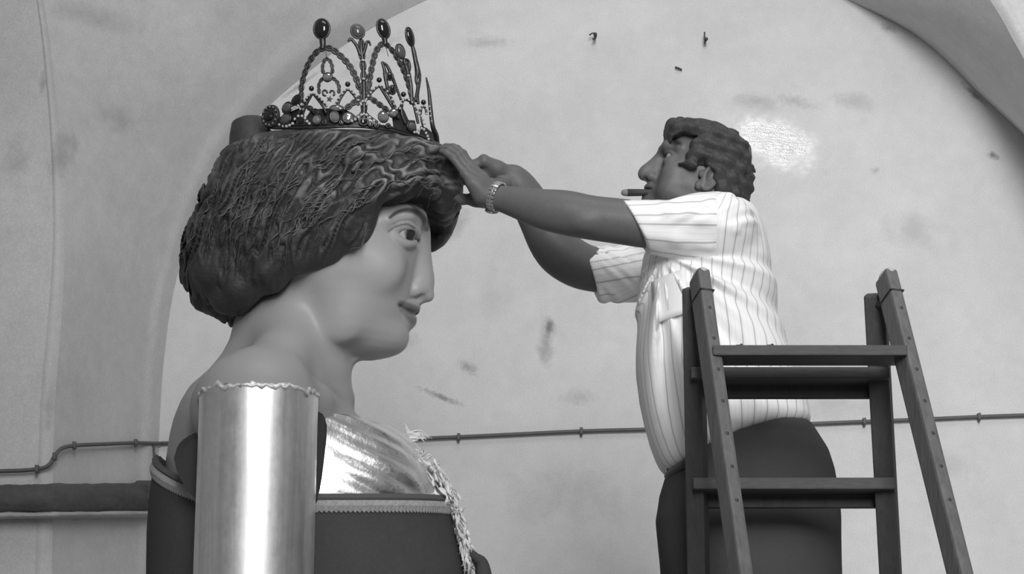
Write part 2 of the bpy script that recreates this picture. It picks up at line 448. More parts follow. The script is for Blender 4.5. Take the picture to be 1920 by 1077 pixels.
# ------------------------------------------------------------------ the giant processional figure
YG = 5.05; SG = S(YG)
def Q(px, py, off): return P(px, py, YG-off/SG)
def qr(v): return v/SG
M_gskin = mat('painted_skin', .42, .42, nz=[(9, .06), (120, .05)], attr=[('lip', .17), ('brow', .05), ('lower_dark', .2)], spec=.35)
M_ghair = mat('painted_hair', .05, .5, nz=[(12, .4), (90, .35)], attr=[('crest_highlight', .25)], spec=.35, bump=(90, .5, .004, (1, 1, 2.2)))
M_eye = mat('painted_eye', .5, .15, attr=[('iris', .03)])
def metal_extra(nt, co, v, b):
    n = noise(nt, co, 9, 5, .65, .4, (3.2, 3.2, .18)); n2 = noise(nt, co, 30, 4, .7, 0, (1, 1, .6))
    nt.links.new(mth(nt, 'ADD', .30, mth(nt, 'MULTIPLY', n2, .26)), b.inputs['Roughness'])
    return mth(nt, 'MULTIPLY', v, mth(nt, 'MINIMUM', 1.0, mth(nt, 'ADD', .40, mth(nt, 'MULTIPLY', n, 1.1))))
M_tube = mat('brushed_aluminium', .95, .35, 1.0, nz=[(60, .12)], extra=metal_extra)
def plate_extra(nt, co, v, b):
    n = noise(nt, co, 16, 6, .7, .6); n2 = noise(nt, co, 45, 5, .7, .5)
    m = mth(nt, 'MULTIPLY', mth(nt, 'GREATER_THAN', n2, .64), .45)
    nt.links.new(mth(nt, 'ADD', .22, mth(nt, 'MULTIPLY', n, .3)), b.inputs['Roughness'])
    return mth(nt, 'MULTIPLY', v, mth(nt, 'SUBTRACT', 1.0, m))
M_plate = mat('dented_metal', .85, .3, 1.0, extra=plate_extra, bump=(20, .35, .010))
M_solder = mat('solder', .8, .5, .6, nz=[(60, .5)], bump=(70, .8, .006))
M_cors = mat('dark_velvet', .072, .9, nz=[(8, .2), (120, .2)], spec=.15)
M_seam = mat('corset_piping', .09, .8)
M_lace = mat('lace', .34, .9, nz=[(160, .5), (30, .2)])
M_armshade = mat('armhole_shade', .055, .95, spec=.1)
M_fray = mat('frayed_wadding', .72, .95, nz=[(40, .5), (12, .3)])
M_skirt = mat('skirt_cloth', .07, .9, nz=[(10, .3)], spec=.1)

root = thing('giant_figure', 'giant statue of a woman with wavy dark hair, metal arm and dark corset', 'statue', (P(560, 900, YG)[0], YG, 0))

# ---- skin: head, neck, shoulders in one surface
lo = P(300, 1010, YG); hi = P(850, 340, YG)
G = Field(axis((P(300, 900, YG)[0], P(590, 600, YG)[0], .0055), (P(590, 600, YG)[0], P(835, 600, YG)[0], .0032)),
          axis((YG-.48, YG-.2, .0055), (YG-.2, YG+.2, .0042), (YG+.2, YG+.48, .0075)),
          axis((P(600, 1000, YG)[2], P(600, 690, YG)[2], .0065), (P(600, 690, YG)[2], P(600, 372, YG)[2], .0032)))
def gl(rows, n=2.0, xc=None, sm=3, k=.02):
    z = [P(600, r[0], YG)[2] for r in rows]
    f = [P(r[1], r[0], YG)[0] for r in rows]; b = [P(r[2], r[0], YG)[0] for r in rows]
    wv = [qr(r[3]) for r in rows]; x = [P(r[4], r[0], YG)[0] for r in rows] if len(rows[0]) > 4 else None
    fn, l, h = loft_fn(z, f, b, wv, YG, n, x, sm); G.put(fn, l, h, k)
# head: py, front px, back px, half width, centre px
gl([(372, 790, 470, 128, 625), (395, 797, 455, 140, 625), (420, 799, 455, 146, 625), (450, 797, 460, 148, 622), (480, 791, 470, 147, 622), (510, 784, 490, 143, 625),
    (540, 778, 520, 135, 630), (565, 773, 545, 126, 636), (590, 766, 570, 115, 645), (612, 757, 590, 103, 655), (635, 755, 606, 88, 668), (650, 749, 622, 74, 676),
    (661, 737, 640, 58, 685), (669, 720, 655, 38, 690), (674, 700, 668, 12, 690)], 2.1, sm=3)
# neck and trunk
gl([(500, 600, 455, 60), (560, 630, 445, 70), (600, 645, 440, 73), (640, 658, 430, 76), (669, 664, 414, 84), (700, 655, 388, 100), (730, 643, 356, 140), (760, 642, 340, 175),
    (790, 680, 328, 195), (820, 735, 320, 203), (860, 775, 314, 206), (920, 820, 306, 208), (1000, 840, 306, 205)], 2.0, sm=6, k=.03)
for sg in (1, -1):
    def M(p): return np.array([p[0], YG+sg*(p[1]-YG), p[2]])
    G.ell(M(Q(476, 768, 225)), (qr(112), qr(96), qr(98)), .07)
    G.chain([M(Q(540, 640, 70)), M(Q(500, 720, 190))], [qr(52), qr(52)], .09)
    # collarbone edge towards the chest
    G.chain([M(Q(630, 770, 40)), M(Q(600, 752, 170))], [qr(16), qr(26)], .05)
    # neck muscle
    G.chain([M(Q(560, 560, 66)), M(Q(638, 742, 16))], [qr(24), qr(15)], .05)
    # jaw angle and cheek
    G.ell(M(Q(645, 598, 88)), (qr(30), qr(20), qr(40)), .05)
    G.ell(M(Q(722, 500, 98)), (qr(30), qr(20), qr(34)), .05)
    # brow, socket, lids
    G.ell(M(Q(777, 435, 76)), (qr(28), qr(37), qr(18)), .02, 'sub')
    G.chain([M(Q(728, 412, 118)), M(Q(764, 402, 98)), M(Q(786, 408, 62)), M(Q(792, 425, 28))], [qr(7), qr(9), qr(8), qr(6)], .03)
    G.chain([M(Q(733, 436, 108)), M(Q(748, 425, 104)), M(Q(768, 424, 90)), M(Q(781, 434, 66)), M(Q(783, 444, 50))], [qr(4), qr(6.5), qr(7), qr(6), qr(4)], .010, n=14)
    G.chain([M(Q(733, 437, 108)), M(Q(746, 449, 104)), M(Q(764, 458, 90)), M(Q(779, 455, 62))], [qr(3), qr(3.5), qr(4), qr(4)], .012, n=12)
    # nostril wing
    G.ell(M(Q(777, 543, 24)), (qr(14), qr(11), qr(14)), .007)
    # lips
    G.chain([M(Q(751, 571, 44)), M(Q(764, 573, 31)), M(Q(774, 576, 14)), M(Q(776.5, 578, 0))], [qr(4), qr(8), qr(10), qr(9.5)], .006, n=9)
    G.chain([M(Q(751, 574, 44)), M(Q(757, 587, 32)), M(Q(766, 595, 16)), M(Q(768.5, 598, 0))], [qr(4), qr(7.5), qr(10.5), qr(10.5)], .008, n=9)
# nose
G.chain([Q(779, 420, 0), Q(777, 450, 0), Q(779, 480, 0), Q(784, 512, 0), Q(792, 545, 0)], [qr(12), qr(13), qr(13.5), qr(13.5), qr(13)], .036, n=12)
G.ell(Q(798, 551, 0), (qr(12), qr(13), qr(13)), .010); G.ell(Q(804, 556, 0), (qr(9), qr(10), qr(9)), .010)
G.chain([Q(792, 562, 0), Q(780, 566, 0)], [qr(5), qr(7)], .008)
G.ell(Q(735, 633, 0), (qr(25), qr(36), qr(27)), .045)
for sg in (1, -1):
    def M(p): return np.array([p[0], YG+sg*(p[1]-YG), p[2]])
    G.ell(M(Q(788, 558, 20)), (qr(8), qr(6), qr(6)), .006, 'sub')
    G.chain([M(Q(747, 571, 54)), M(Q(760, 580, 44)), M(Q(773, 587, 21)), M(Q(783, 588, 0))], [qr(2.6), qr(3), qr(3), qr(2.5)], .005, 'sub', n=9)
    G.chain([M(Q(785, 575, 3)), M(Q(788, 583, 3))], [qr(2.5), qr(2)], .008, 'sub')
V, F_ = G.mesh(2)
def dist_line(V, pts):
    d = np.full(len(V), 1e3)
    for a, b in zip(pts[:-1], pts[1:]):
        ab = b-a; t = np.clip(((V-a)@ab)/(ab@ab), 0, 1); d = np.minimum(d, np.linalg.norm(V-(a+t[:, None]*ab), axis=1))
    return d
Vm = V.copy(); Vm[:, 1] = YG-np.abs(V[:, 1]-YG)
u_ = Vm[:, 0]; vz = (Vm[:, 2]-CAMZ); dep = Vm[:, 1]*CP+vz*SP; PX = CX+FPX*u_/dep; PY = CY-FPX*(vz*CP-Vm[:, 1]*SP)/dep
def d2(pts, n=24):
    W2 = np.stack([PX, PY], 1); return dist_line(W2, [np.array(q, float) for q in spline(pts, n)])
D9 = np.where(Vm[:, 1] < YG-.005, 0, 0)
br = d2([(731, 408), (745, 398), (765, 394), (782, 398), (794, 410), (800, 428)]); lash = d2([(728, 434), (745, 424), (764, 421), (777, 428)])
crease = d2([(738, 420), (752, 413), (770, 413), (781, 421)])
brow = np.clip(1.6-br/(2.2+3.2*np.clip((PX-725)/55, 0, 1)), 0, 1)*.95
brow = np.maximum(brow, np.clip(1.3-lash/2.2, 0, 1)*.8); brow = np.maximum(brow, np.clip(1.2-crease/2, 0, 1)*.35)
brow[(PY > 470) | (PX < 715)] = 0
ul = d2([(752, 571), (762, 573), (774, 578), (782, 582)]); ll = d2([(758, 580), (765, 589), (771, 597), (775, 601)]); ml = d2([(747, 571), (760, 579), (773, 587), (782, 589)])
lip = np.maximum(np.clip(1.9-ul/5, 0, 1), np.clip(1.8-ll/6, 0, 1)*.8); lip = np.where((PX > 740) & (PY > 563) & (PY < 610), lip, 0)
brow = np.maximum(brow, np.where((PX > 740) & (PY > 560), np.clip(1.3-ml/2, 0, 1)*.7, 0))
lower_dark = np.clip((P(0, 690, YG)[2]-V[:, 2])/.10, 0, 1)*.55  # skin colour gets darker downwards from the base of the neck
body = mesh('body', V, F_, M_gskin, root, attrs={'brow': brow, 'lip': lip, 'lower_dark': lower_dark})
for sg in (1, -1):
    c = Q(753, 438, 76); c = np.array([c[0], YG+sg*(c[1]-YG), c[2]])
    mb = MB(); mb.ell(c, [(qr(26.5), 0, 0), (0, qr(26.5), 0), (0, 0, qr(25.5))], 40, 28)
    vv = np.array(mb.v); look = np.array([.86, -sg*.46, -.12]); look /= np.linalg.norm(look)
    ang = np.degrees(np.arccos(np.clip(((vv-c)/np.linalg.norm(vv-c, axis=1)[:, None])@look, -1, 1)))
    mesh('eye', mb.v, mb.f, M_eye, root, attrs={'iris': np.clip((46-ang)/4, 0, 1)})

# ---- sculpted hair
HX = axis((P(325, 500, YG)[0], P(880, 500, YG)[0], .0036)); 
H = Field(HX, axis((YG-.33, YG, .0036), (YG, YG+.33, .0065)), axis((P(0, 615, YG)[2], P(0, 205, YG)[2], .0036)))
hr = [(266, 505, 790, 60), (272, 470, 815, 104), (282, 440, 832, 138), (294, 428, 843, 168), (305, 424, 850, 192), (330, 411, 857, 204), (352, 403, 860, 212), (380, 388, 858, 217),
      (400, 378, 852, 218), (425, 370, 838, 216), (455, 359, 825, 210), (490, 350, 790, 200), (530, 352, 750, 180), (560, 364, 700, 155), (582, 388, 640, 120), (597, 425, 560, 70)]
hz = [P(0, r[0], YG)[2] for r in hr]
hfn, hl, hh = loft_fn(hz, [P(r[2], r[0], YG)[0] for r in hr], [P(r[1], r[0], YG)[0] for r in hr], [qr(r[3]) for r in hr], YG, 2.25, [P(min(610, (r[1]+r[2])/2), r[0], YG)[0] for r in hr], 3)
# hairline on the cheek and neck, drawn in the plane of the near temple
cut = [P(x, y, YG-.13) for x, y in [(425, 612), (452, 590), (478, 566), (510, 548), (545, 528), (580, 512), (615, 500), (650, 486), (690, 458), (708, 428), (721, 398), (745, 376), (775, 371), (806, 374), (840, 384), (900, 400),
                                    (950, 700), (440, 700)]]
cutp = [(p[0], p[2]) for p in cut]
def hair_core(X, Y, Z):
    d = hfn(X, Y, Z)
    X2, Y2, Z2 = np.broadcast_arrays(X, Y, Z)
    px0, pz0 = P(850, 720, YG)[0], P(850, 720, YG)[2]
    dx, dz = X2-px0, Z2-pz0; r = np.sqrt(dx*dx+dz*dz); th = np.arctan2(dz, dx)
    al = r*th
    wob = .017*np.sin(al/.031+3*np.sin(r/.05))+.009*np.sin(al/.014+r/.021)+.02*np.sin(th*3+Y2*9)
    u = (r+wob+.35*(Y2-YG)+.012*np.sin(X2*43+Z2*37)+.010*np.sin(X2*71-Z2*29+Y2*50))/.040
    ph = 4*np.sin(r/.07+1.1)+2*np.sin(Y2*31)
    rid = np.sqrt(np.sin(pi*u)**2+.05)
    lumps = .5+.5*np.sin(al/.042+ph)
    u2 = (r+.8*wob+.3*(Y2-YG)+.007*np.sin(X2*83+Z2*97))/.019; rid2 = np.sqrt(np.sin(pi*u2+1.5*np.sin(al/.05))**2+.12)
    big = np.sin(X2*31+1.3*np.sin(Z2*27))*np.sin(Z2*33+Y2*21)
    amp = np.clip((P(0, 266, YG)[2]-Z2)/.05, .35, 1)
    return d-amp*(.017*rid*(.55+.6*lumps)+.0045*rid2+.007*big-.010)
def hair_fn(X, Y, Z):
    d = hair_core(X, Y, Z)
    c = poly_sd(X[:, :, 0], Z[:, 0, :], cutp) if False else poly_sd(X[:, 0, :][:, :], Z[0, 0, :][None, :]+0*X[:, 0, :], cutp)
    c = c[:, None, :]
    wv = .006*np.sin(X*70)+.004*np.sin(Y*95+Z*60)
    return smax(d, -(c+wv), .028)
H.put(hair_fn, hl, hh, .0)
# longer far-side lock seen past the forehead and the fringe curl
H.chain([P(826, 372, YG+.13), P(826, 400, YG+.14), P(818, 432, YG+.15), P(806, 462, YG+.155)], [qr(26), qr(25), qr(19), qr(9)], .03, n=8)
for p in [(846, 402), (841, 425), (831, 448)]:
    H.ell(P(p[0]-6, p[1], YG+.13), (qr(12), qr(20), qr(13)), .012)
# front curls and nape rolls that scallop the outline
for (x, y, o, r) in [(838, 300, 70, 22), (846, 330, 60, 24), (842, 358, 70, 24), (815, 372, 60, 16), (402, 372, 30, 17), (372, 428, 20, 22), (358, 476, 10, 20), (362, 520, 0, 24), (384, 562, 0, 24),
                     (414, 580, 10, 20), (410, 340, 30, 20), (425, 560, 80, 30), (450, 540, 110, 34), (400, 510, 90, 40), (500, 505, 150, 26), (560, 490, 150, 22), (620, 474, 140, 20)]:
    H.ell(Q(x, y, o), (qr(r), qr(r*1.4), qr(r)), .02)
# tucked cap at the crown of the head behind the tiara
capf, cl, ch = loft_fn([P(0, y, YG)[2] for y in (212, 218, 226, 250, 300, 340)], [P(x, 250, YG)[0] for x in (492, 497, 500, 505, 540, 560)],
                       [P(x, 250, YG)[0] for x in (474, 444, 430, 427, 426, 428)], [qr(v) for v in (25, 50, 62, 75, 100, 110)], YG+.05, 2.4, None, 2)
H.put(capf, cl, ch, .012)
V, F_ = H.mesh(1)
# highlights painted into the colour of the wave crests: how far a vertex stands out of a smoothed copy of the surface
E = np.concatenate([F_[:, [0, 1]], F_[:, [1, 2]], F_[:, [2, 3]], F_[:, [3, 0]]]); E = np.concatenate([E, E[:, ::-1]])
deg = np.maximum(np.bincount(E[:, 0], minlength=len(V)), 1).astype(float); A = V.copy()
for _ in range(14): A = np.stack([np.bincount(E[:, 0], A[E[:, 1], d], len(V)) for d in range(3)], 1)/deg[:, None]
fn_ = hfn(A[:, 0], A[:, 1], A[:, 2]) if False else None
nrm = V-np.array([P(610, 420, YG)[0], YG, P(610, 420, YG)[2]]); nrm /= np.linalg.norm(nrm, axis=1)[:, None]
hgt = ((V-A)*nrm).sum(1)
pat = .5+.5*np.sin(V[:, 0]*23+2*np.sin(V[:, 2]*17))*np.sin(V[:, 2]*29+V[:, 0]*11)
crest_highlight = np.clip((hgt-.0002)/.0026, 0, 1)*np.clip(pat*1.5-.1, 0, 1)*np.clip((V[:, 2]-P(0, 520, YG)[2])/.15, .12, 1)*np.clip((V[:, 0]-P(430, 400, YG)[0])/.16, .2, 1)
capm = (V[:, 0] < P(500, 250, YG)[0]) & (V[:, 2] > P(500, 300, YG)[2]); crest_highlight[capm] = 0
hair = mesh('hair', V, F_, M_ghair, root, attrs={'crest_highlight': crest_highlight})
# pale wavy strands laid on the waves to imitate highlights
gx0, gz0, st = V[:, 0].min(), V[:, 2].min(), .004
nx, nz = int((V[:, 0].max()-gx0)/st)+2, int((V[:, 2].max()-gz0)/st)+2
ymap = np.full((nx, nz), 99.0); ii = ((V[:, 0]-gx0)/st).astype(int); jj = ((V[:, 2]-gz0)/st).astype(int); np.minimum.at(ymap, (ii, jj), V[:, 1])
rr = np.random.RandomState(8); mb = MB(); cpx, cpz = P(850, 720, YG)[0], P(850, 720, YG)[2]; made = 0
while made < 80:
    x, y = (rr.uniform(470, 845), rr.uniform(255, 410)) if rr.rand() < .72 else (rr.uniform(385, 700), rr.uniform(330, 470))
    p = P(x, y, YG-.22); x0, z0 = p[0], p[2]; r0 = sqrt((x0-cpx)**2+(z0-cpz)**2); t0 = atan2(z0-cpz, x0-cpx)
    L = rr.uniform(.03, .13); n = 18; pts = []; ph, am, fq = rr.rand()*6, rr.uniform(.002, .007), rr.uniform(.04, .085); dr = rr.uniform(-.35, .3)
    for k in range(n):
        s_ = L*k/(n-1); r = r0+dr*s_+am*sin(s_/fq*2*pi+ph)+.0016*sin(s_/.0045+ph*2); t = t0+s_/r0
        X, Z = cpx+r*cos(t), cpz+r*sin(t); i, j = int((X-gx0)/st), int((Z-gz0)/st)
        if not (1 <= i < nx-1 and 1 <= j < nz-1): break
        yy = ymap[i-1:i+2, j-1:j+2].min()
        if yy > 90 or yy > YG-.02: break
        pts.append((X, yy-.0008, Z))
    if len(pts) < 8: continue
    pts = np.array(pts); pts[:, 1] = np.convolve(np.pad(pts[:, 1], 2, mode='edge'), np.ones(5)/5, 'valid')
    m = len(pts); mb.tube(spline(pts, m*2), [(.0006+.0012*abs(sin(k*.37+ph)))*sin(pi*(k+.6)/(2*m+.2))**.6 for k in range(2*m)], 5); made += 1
M_strand = mat('hair_highlight', .125, .6, nz=[(22, .9)])
st_ = mb.build('highlight_strands', M_strand, hair); st_['kind'] = 'stuff'

# ---- arm tubes
def tube_arm(sg, name='arm_tube'):
    yc = YG-sg*.345
    top = P(485, 742, YG-.345); bot = P(474.5, 1090, YG-.345); bot = top+(bot-top)*3.1
    top = np.array([top[0], yc, top[2]]); bot = np.array([bot[0], yc, bot[2]])
    R = .1245; n = 96; V = []; Fc = []
    rows = [(0, .93, 0), (0, 1, .004), (.006, 1.006, .004), (.03, 1.0, .0), (.5, .995, 0), (1, .985, 0)]
    ax_ = bot-top
    rr = np.random.RandomState(5)
    jag = np.convolve(rr.randn(n+8), np.ones(3)/3, 'same')[:n]*.0045
    for t, s_, zo in rows:
        for k in range(n):
            a = 2*pi*k/n; dent = 1+.004*sin(3*a+1)+.003*sin(5*a+t*3)
            V.append(top+ax_*t+np.array([R*s_*dent*cos(a), R*s_*dent*sin(a), zo+(jag[k] if t < .01 else 0)]))
    for i in range(len(rows)-1):
        for k in range(n):
            a, b = i*n+k, i*n+(k+1) % n; Fc.append((a, a+n, b+n, b))
    Fc.append(tuple(range(n)))
    o = mesh(name, V, Fc, M_tube, root)
    mb = MB()
    mb.tube([top+np.array([R*1.0*cos(a), R*1.0*sin(a), -.001+.004*rr.randn()]) for a in np.linspace(0, 2*pi, 80, endpoint=False)], [.003+.0022*abs(rr.randn()) for _ in range(80)], 7, True)
    mb.build('solder_rim', M_solder, o)
    return o
tube_arm(1); tube_arm(-1)

# ---- dented metal chest plate
def torso_pt(px_f, px_b, wpx, py, th, grow=0.0, bulge=0.0):
    """point on the trunk at angle th (0 = front, 90 = near side) whose height is the photograph's height py at that depth"""
    wv = qr(wpx)+grow; Y = YG-wv*sin(th)
    xf, xb = P(px_f, py, YG)[0]+grow, P(px_b, py, YG)[0]-grow; xc = (xf+xb)/2; a = (xf-xb)/2
    c = cos(th); X = xc+a*np.sign(c)*abs(c)**.92
    z = P(960, py, Y)[2]*.5+P(960, py, YG)[2]*.5
    return np.array([X, Y, z])
PLF = [(778, 676), (790, 700), (805, 728), (820, 750), (840, 772), (860, 788), (880, 800), (900, 812), (920, 818), (945, 828), (965, 835), (1000, 845), (1077, 862)]
CB = [(778, 330), (860, 314), (940, 303), (1000, 299), (1077, 298)]
def pf(py): return np.interp(py, [a for a, _ in PLF], [b for _, b in PLF])
def pb(py): return np.interp(py, [a for a, _ in CB], [b for _, b in CB])
rr = np.random.RandomState(11)
nth, npy = 90, 46; V = []; Fc = []
for j in range(npy):
    t = j/(npy-1)
    for i in range(nth):
        th = radians(-80+ 170*i/(nth-1)*1.0)
        top = 783 + max(0, (70-math.degrees(abs(th))))/70*38       # upper edge drops towards the breastbone
        py = top+(962-top)*t
        g = .008+.014*math.exp(-((math.degrees(abs(th))-48)/26)**2-((py-905)/60)**2)
        q = torso_pt(pf(py), pb(py), 206, py, th, g)
        dn = .004*sin(th*9+py*.05)*sin(py*.09+th*4)+.0025*sin(th*21+py*.13)
        V.append(q+np.array([cos(th), -sin(th), 0])*dn)
for j in range(npy-1):
    for i in range(nth-1):
        a = j*nth+i; Fc.append((a, a+nth, a+nth+1, a+1))
plate = mesh('breastplate', V, Fc, M_plate, root)
sm = plate.modifiers.new('thick', 'SOLIDIFY'); sm.thickness = .006; sm.offset = -1

# ---- dark armhole behind the tube, corset, lace, skirt
def ctop(thd):
    a = abs(thd)
    if a < 105: return 948-4*cos(radians(a)*2)
    return np.interp(a, [105, 118, 150, 168, 180], [948, 940, 892, 868, 862])
NT = 120
def corset_pt(thd, py, grow): return torso_pt(pf(py), pb(py), 206, py, radians(thd), grow)
V = []; Fc = []; NV = 22
ths = np.linspace(-180, 180, NT, endpoint=False)
for j in range(NV):
    for thd in ths:
        tp = ctop(thd)-6; py = tp+(1110-tp)*j/(NV-1); b = 0.012*math.exp(-((abs(thd)-48)/26)**2-((py-905)/80)**2)
        V.append(corset_pt(thd, py, .016+b))
for j in range(NV-1):
    for i in range(NT):
        a, b = j*NT+i, j*NT+(i+1) % NT; Fc.append((a, a+NT, b+NT, b))
corset = mesh('corset', V, Fc, M_cors, root); sm = corset.modifiers.new('thick', 'SOLIDIFY'); sm.thickness = .01
# seams of the corset panels
for thd in (-60, -35, -12, 12, 33, 58, 76, 128, 152):
    mb = MB(); mb.tube([corset_pt(thd+ (py-950)*.02, py, .018+0.012*math.exp(-((abs(thd)-48)/26)**2-((py-905)/80)**2)) for py in np.linspace(ctop(thd)+24, 1108, 14)], .0035, 6)
    mb.build('panel_seam', M_seam, corset)
def lace(name, t0, t1, n, d0, d1, grow, m, zig=0.0):
    V = []; Fc = []
    for i in range(n+1):
        thd = t0+(t1-t0)*i/n; tp = ctop(thd)
        z = zig*(i % 2)
        for d in (d0, (d0+d1)/2, d1+z):
            py = tp+d; b = 0.012*math.exp(-((abs(thd)-48)/26)**2-((py-905)/80)**2); V.append(corset_pt(thd, py, grow+b+(.004 if d == (d0+d1)/2 else 0)))
    for i in range(n):
        for q in range(2):
            a = i*3+q; Fc.append((a, a+1, a+4, a+3))
    o = mesh(name, V, Fc, m, corset, smooth=False); s_ = o.modifiers.new('thick', 'SOLIDIFY'); s_.thickness = .004; return o
lace('hem_fold', -180, 180, 240, -8, 5, .023, M_seam)
lace('lace_trim', -180, 180, 440, 4, 21, .026, M_lace, 4)
mb = MB(); mb.tube([corset_pt(t, ctop(t)+9, .03+0.012*math.exp(-((abs(t)-48)/26)**2-((ctop(t)+9-905)/80)**2)) for t in np.linspace(-180, 180, 160, endpoint=False)], .003, 5, True); mb.build('cord', M_lace, corset)
# dark solid panels standing in for the shade inside the armhole openings
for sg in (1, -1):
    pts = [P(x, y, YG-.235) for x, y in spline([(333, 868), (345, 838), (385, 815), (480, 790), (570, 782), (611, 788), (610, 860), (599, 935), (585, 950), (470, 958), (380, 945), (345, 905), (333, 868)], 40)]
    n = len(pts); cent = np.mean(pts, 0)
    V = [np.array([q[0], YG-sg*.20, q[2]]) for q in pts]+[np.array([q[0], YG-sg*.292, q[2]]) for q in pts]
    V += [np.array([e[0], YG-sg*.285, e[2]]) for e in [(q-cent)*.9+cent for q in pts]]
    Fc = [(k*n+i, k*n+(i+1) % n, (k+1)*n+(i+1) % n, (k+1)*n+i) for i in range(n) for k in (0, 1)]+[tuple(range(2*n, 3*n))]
    mesh('armhole_shade_panel', V, Fc, M_armshade, root, smooth=False)
# skirt below the frame down to the ground
V = []; Fc = []; prof = [(1100, 868, 299, 218), (1180, 838, 345, 190), (1260, 820, 370, 185), (1360, 860, 330, 225), (1500, 930, 270, 280), (1800, 1010, 190, 340)]
z_hi = P(960, 1100, YG)[2]; zr = [P(960, p[0], YG)[2] for p in prof]; zs_ = list(np.linspace(zr[0], 0.0, 26))
for z in zs_:
    def it(k): return np.interp(-z, [-q for q in zr], [p[k] for p in prof])
    for thd in ths:
        th = radians(thd); fold = 1+.03*sin(thd/180*pi*14)*np.clip((zr[2]-z)/.8, 0, 1)
        a = (it(1)-it(2))/2/SG*fold; xc = P((it(1)+it(2))/2, 1000, YG)[0]; V.append((xc+a*cos(th), YG-qr(it(3))*fold*sin(th), z))
for j in range(len(zs_)-1):
    for i in range(NT):
        a, b = j*NT+i, j*NT+(i+1) % NT; Fc.append((a, a+NT, b+NT, b))
mesh('skirt', V, Fc, M_skirt, root)

# ---- frayed wadding down the chest edge
rr = np.random.RandomState(21)
def fr(px, py, d=0): return P(px, py, YG-.02+d)
mb = MB()
edge = spline([fr(786, 858), fr(804, 876), fr(822, 900), fr(838, 928), fr(850, 955), fr(858, 985), fr(866, 1015), fr(872, 1045), fr(872, 1090)], 60)
for s_ in range(90):
    ph = rr.rand()*6; off = rr.randn()*.0065; dy = rr.uniform(-.10, .02); i0 = rr.randint(0, 46); i1 = min(60, i0+rr.randint(8, 26)); dr = rr.uniform(-.0006, .0010)
    seg = edge[i0:i1]; m = len(seg); q = np.cumsum(rr.randn(m, 3), 0)*.0012
    mb.tube(spline([p+q[i]+np.array([off+dr*i+.003*sin(i*.6+ph), dy+.008*cos(i*.33+ph*2), 0]) for i, p in enumerate(seg)], 2*m), [(.0012+.0030*abs(sin(i*.21+ph)))*min(1, (i+1)/6, (2*m-i)/6) for i in range(2*m)], 6)
for s_ in range(260):
    i = rr.randint(0, 59); p = edge[i]+np.array([rr.randn()*.007, rr.uniform(-.10, .01), 0]); d = np.array([.2+rr.rand(), rr.randn()*.7, rr.randn()*.8-.2]); d /= np.linalg.norm(d); L = .006+.015*rr.rand()
    mb.tube([p, p+d*L*.5+np.array([0, 0, .003]), p+d*L+np.array([.004*rr.randn(), 0, -.006])], [.0018, .0012, .0004], 4)
wad = mb.build('frayed_wadding', M_fray, root); wad['kind'] = 'stuff'
mb = MB(); e2 = [fr(876, 1030, -.05), fr(892, 1046, -.05), fr(903, 1058, -.04), fr(908, 1090, -.04)]
mb.tube(spline(e2, 12), list(np.linspace(.006, .02, 12)), 8); mb.build('dark_cloth_edge', M_cors, root)
# loose tufts of fibre at the plate's upper edge
for base, tips in [((752, 826), [((768, 812), (790, 812), (806, 822)), ((770, 818), (786, 818), (797, 824)), ((765, 822), (775, 826), (783, 824)), ((764, 816), (763, 806), (760, 798))]),
                   ((782, 862), [((800, 872), (815, 872), (816, 868)), ((795, 868), (803, 860), (812, 858)), ((798, 876), (806, 878), (813, 874))])]:
    mb = MB()
    for tp in tips:
        for q in range(7):
            j = rr.randn(4, 3)*.0028; pp = [fr(*base)]+[fr(*t) for t in tp]
            pp = np.array(pp)+j; mb.tube(spline(pp, 9), list(np.linspace(.0032, .0008, 9)), 5)
    mb.build('fibre_tuft', M_fray, root)

# ------------------------------------------------------------------ the crown
M_gilt = mat('dark_gilt', .085, .38, .75, nz=[(60, .5)], bump=(120, .5, .002))
M_giltl = mat('worn_gilt', .22, .4, .7, nz=[(60, .4)])
M_pearl = mat('pearl', .52, .25)
M_gemd = mat('dark_gem', .012, .06, spec=.8)
M_gemm = mat('milky_gem', .10, .18, spec=.6)
M_gemc = mat('clear_gem', .6, .04, .85)
M_plateb = mat('crown_band_dark', .035, .6, .3)
RC = .1965; CXC = P(656, 237, YG-.1)[0]; YCc = YG-.01
crown = thing('crown', 'tall jewelled openwork crown with oval stones resting on the giant statue\'s hair', 'crown', (CXC, YCc, P(656, 240, YCc)[2]))
def CR(px, py, d=0.0):
    """a point on the leaning cylinder that the crown's front half follows"""
    bx = px + .09*(240-py); X = P(bx, py, YG-.1)[0]; c = np.clip((X-CXC)/RC, -1, 1)
    return P(px, py, YCc-(RC+d)*sqrt(1-c*c*.999))
def frame(p):
    """tangent, outward normal and up at a crown point"""
    n = np.array([p[0]-CXC, p[1]-YCc, 0]); n[0] *= .9; n /= np.linalg.norm(n); t = np.cross([0, 0, 1.0], n); u = np.array([-.10, 0, 1.0]); u -= n*np.dot(u, n); u /= np.linalg.norm(u)
    t = np.cross(u, n); return t, n, u
K = 1/S(YG-.12)
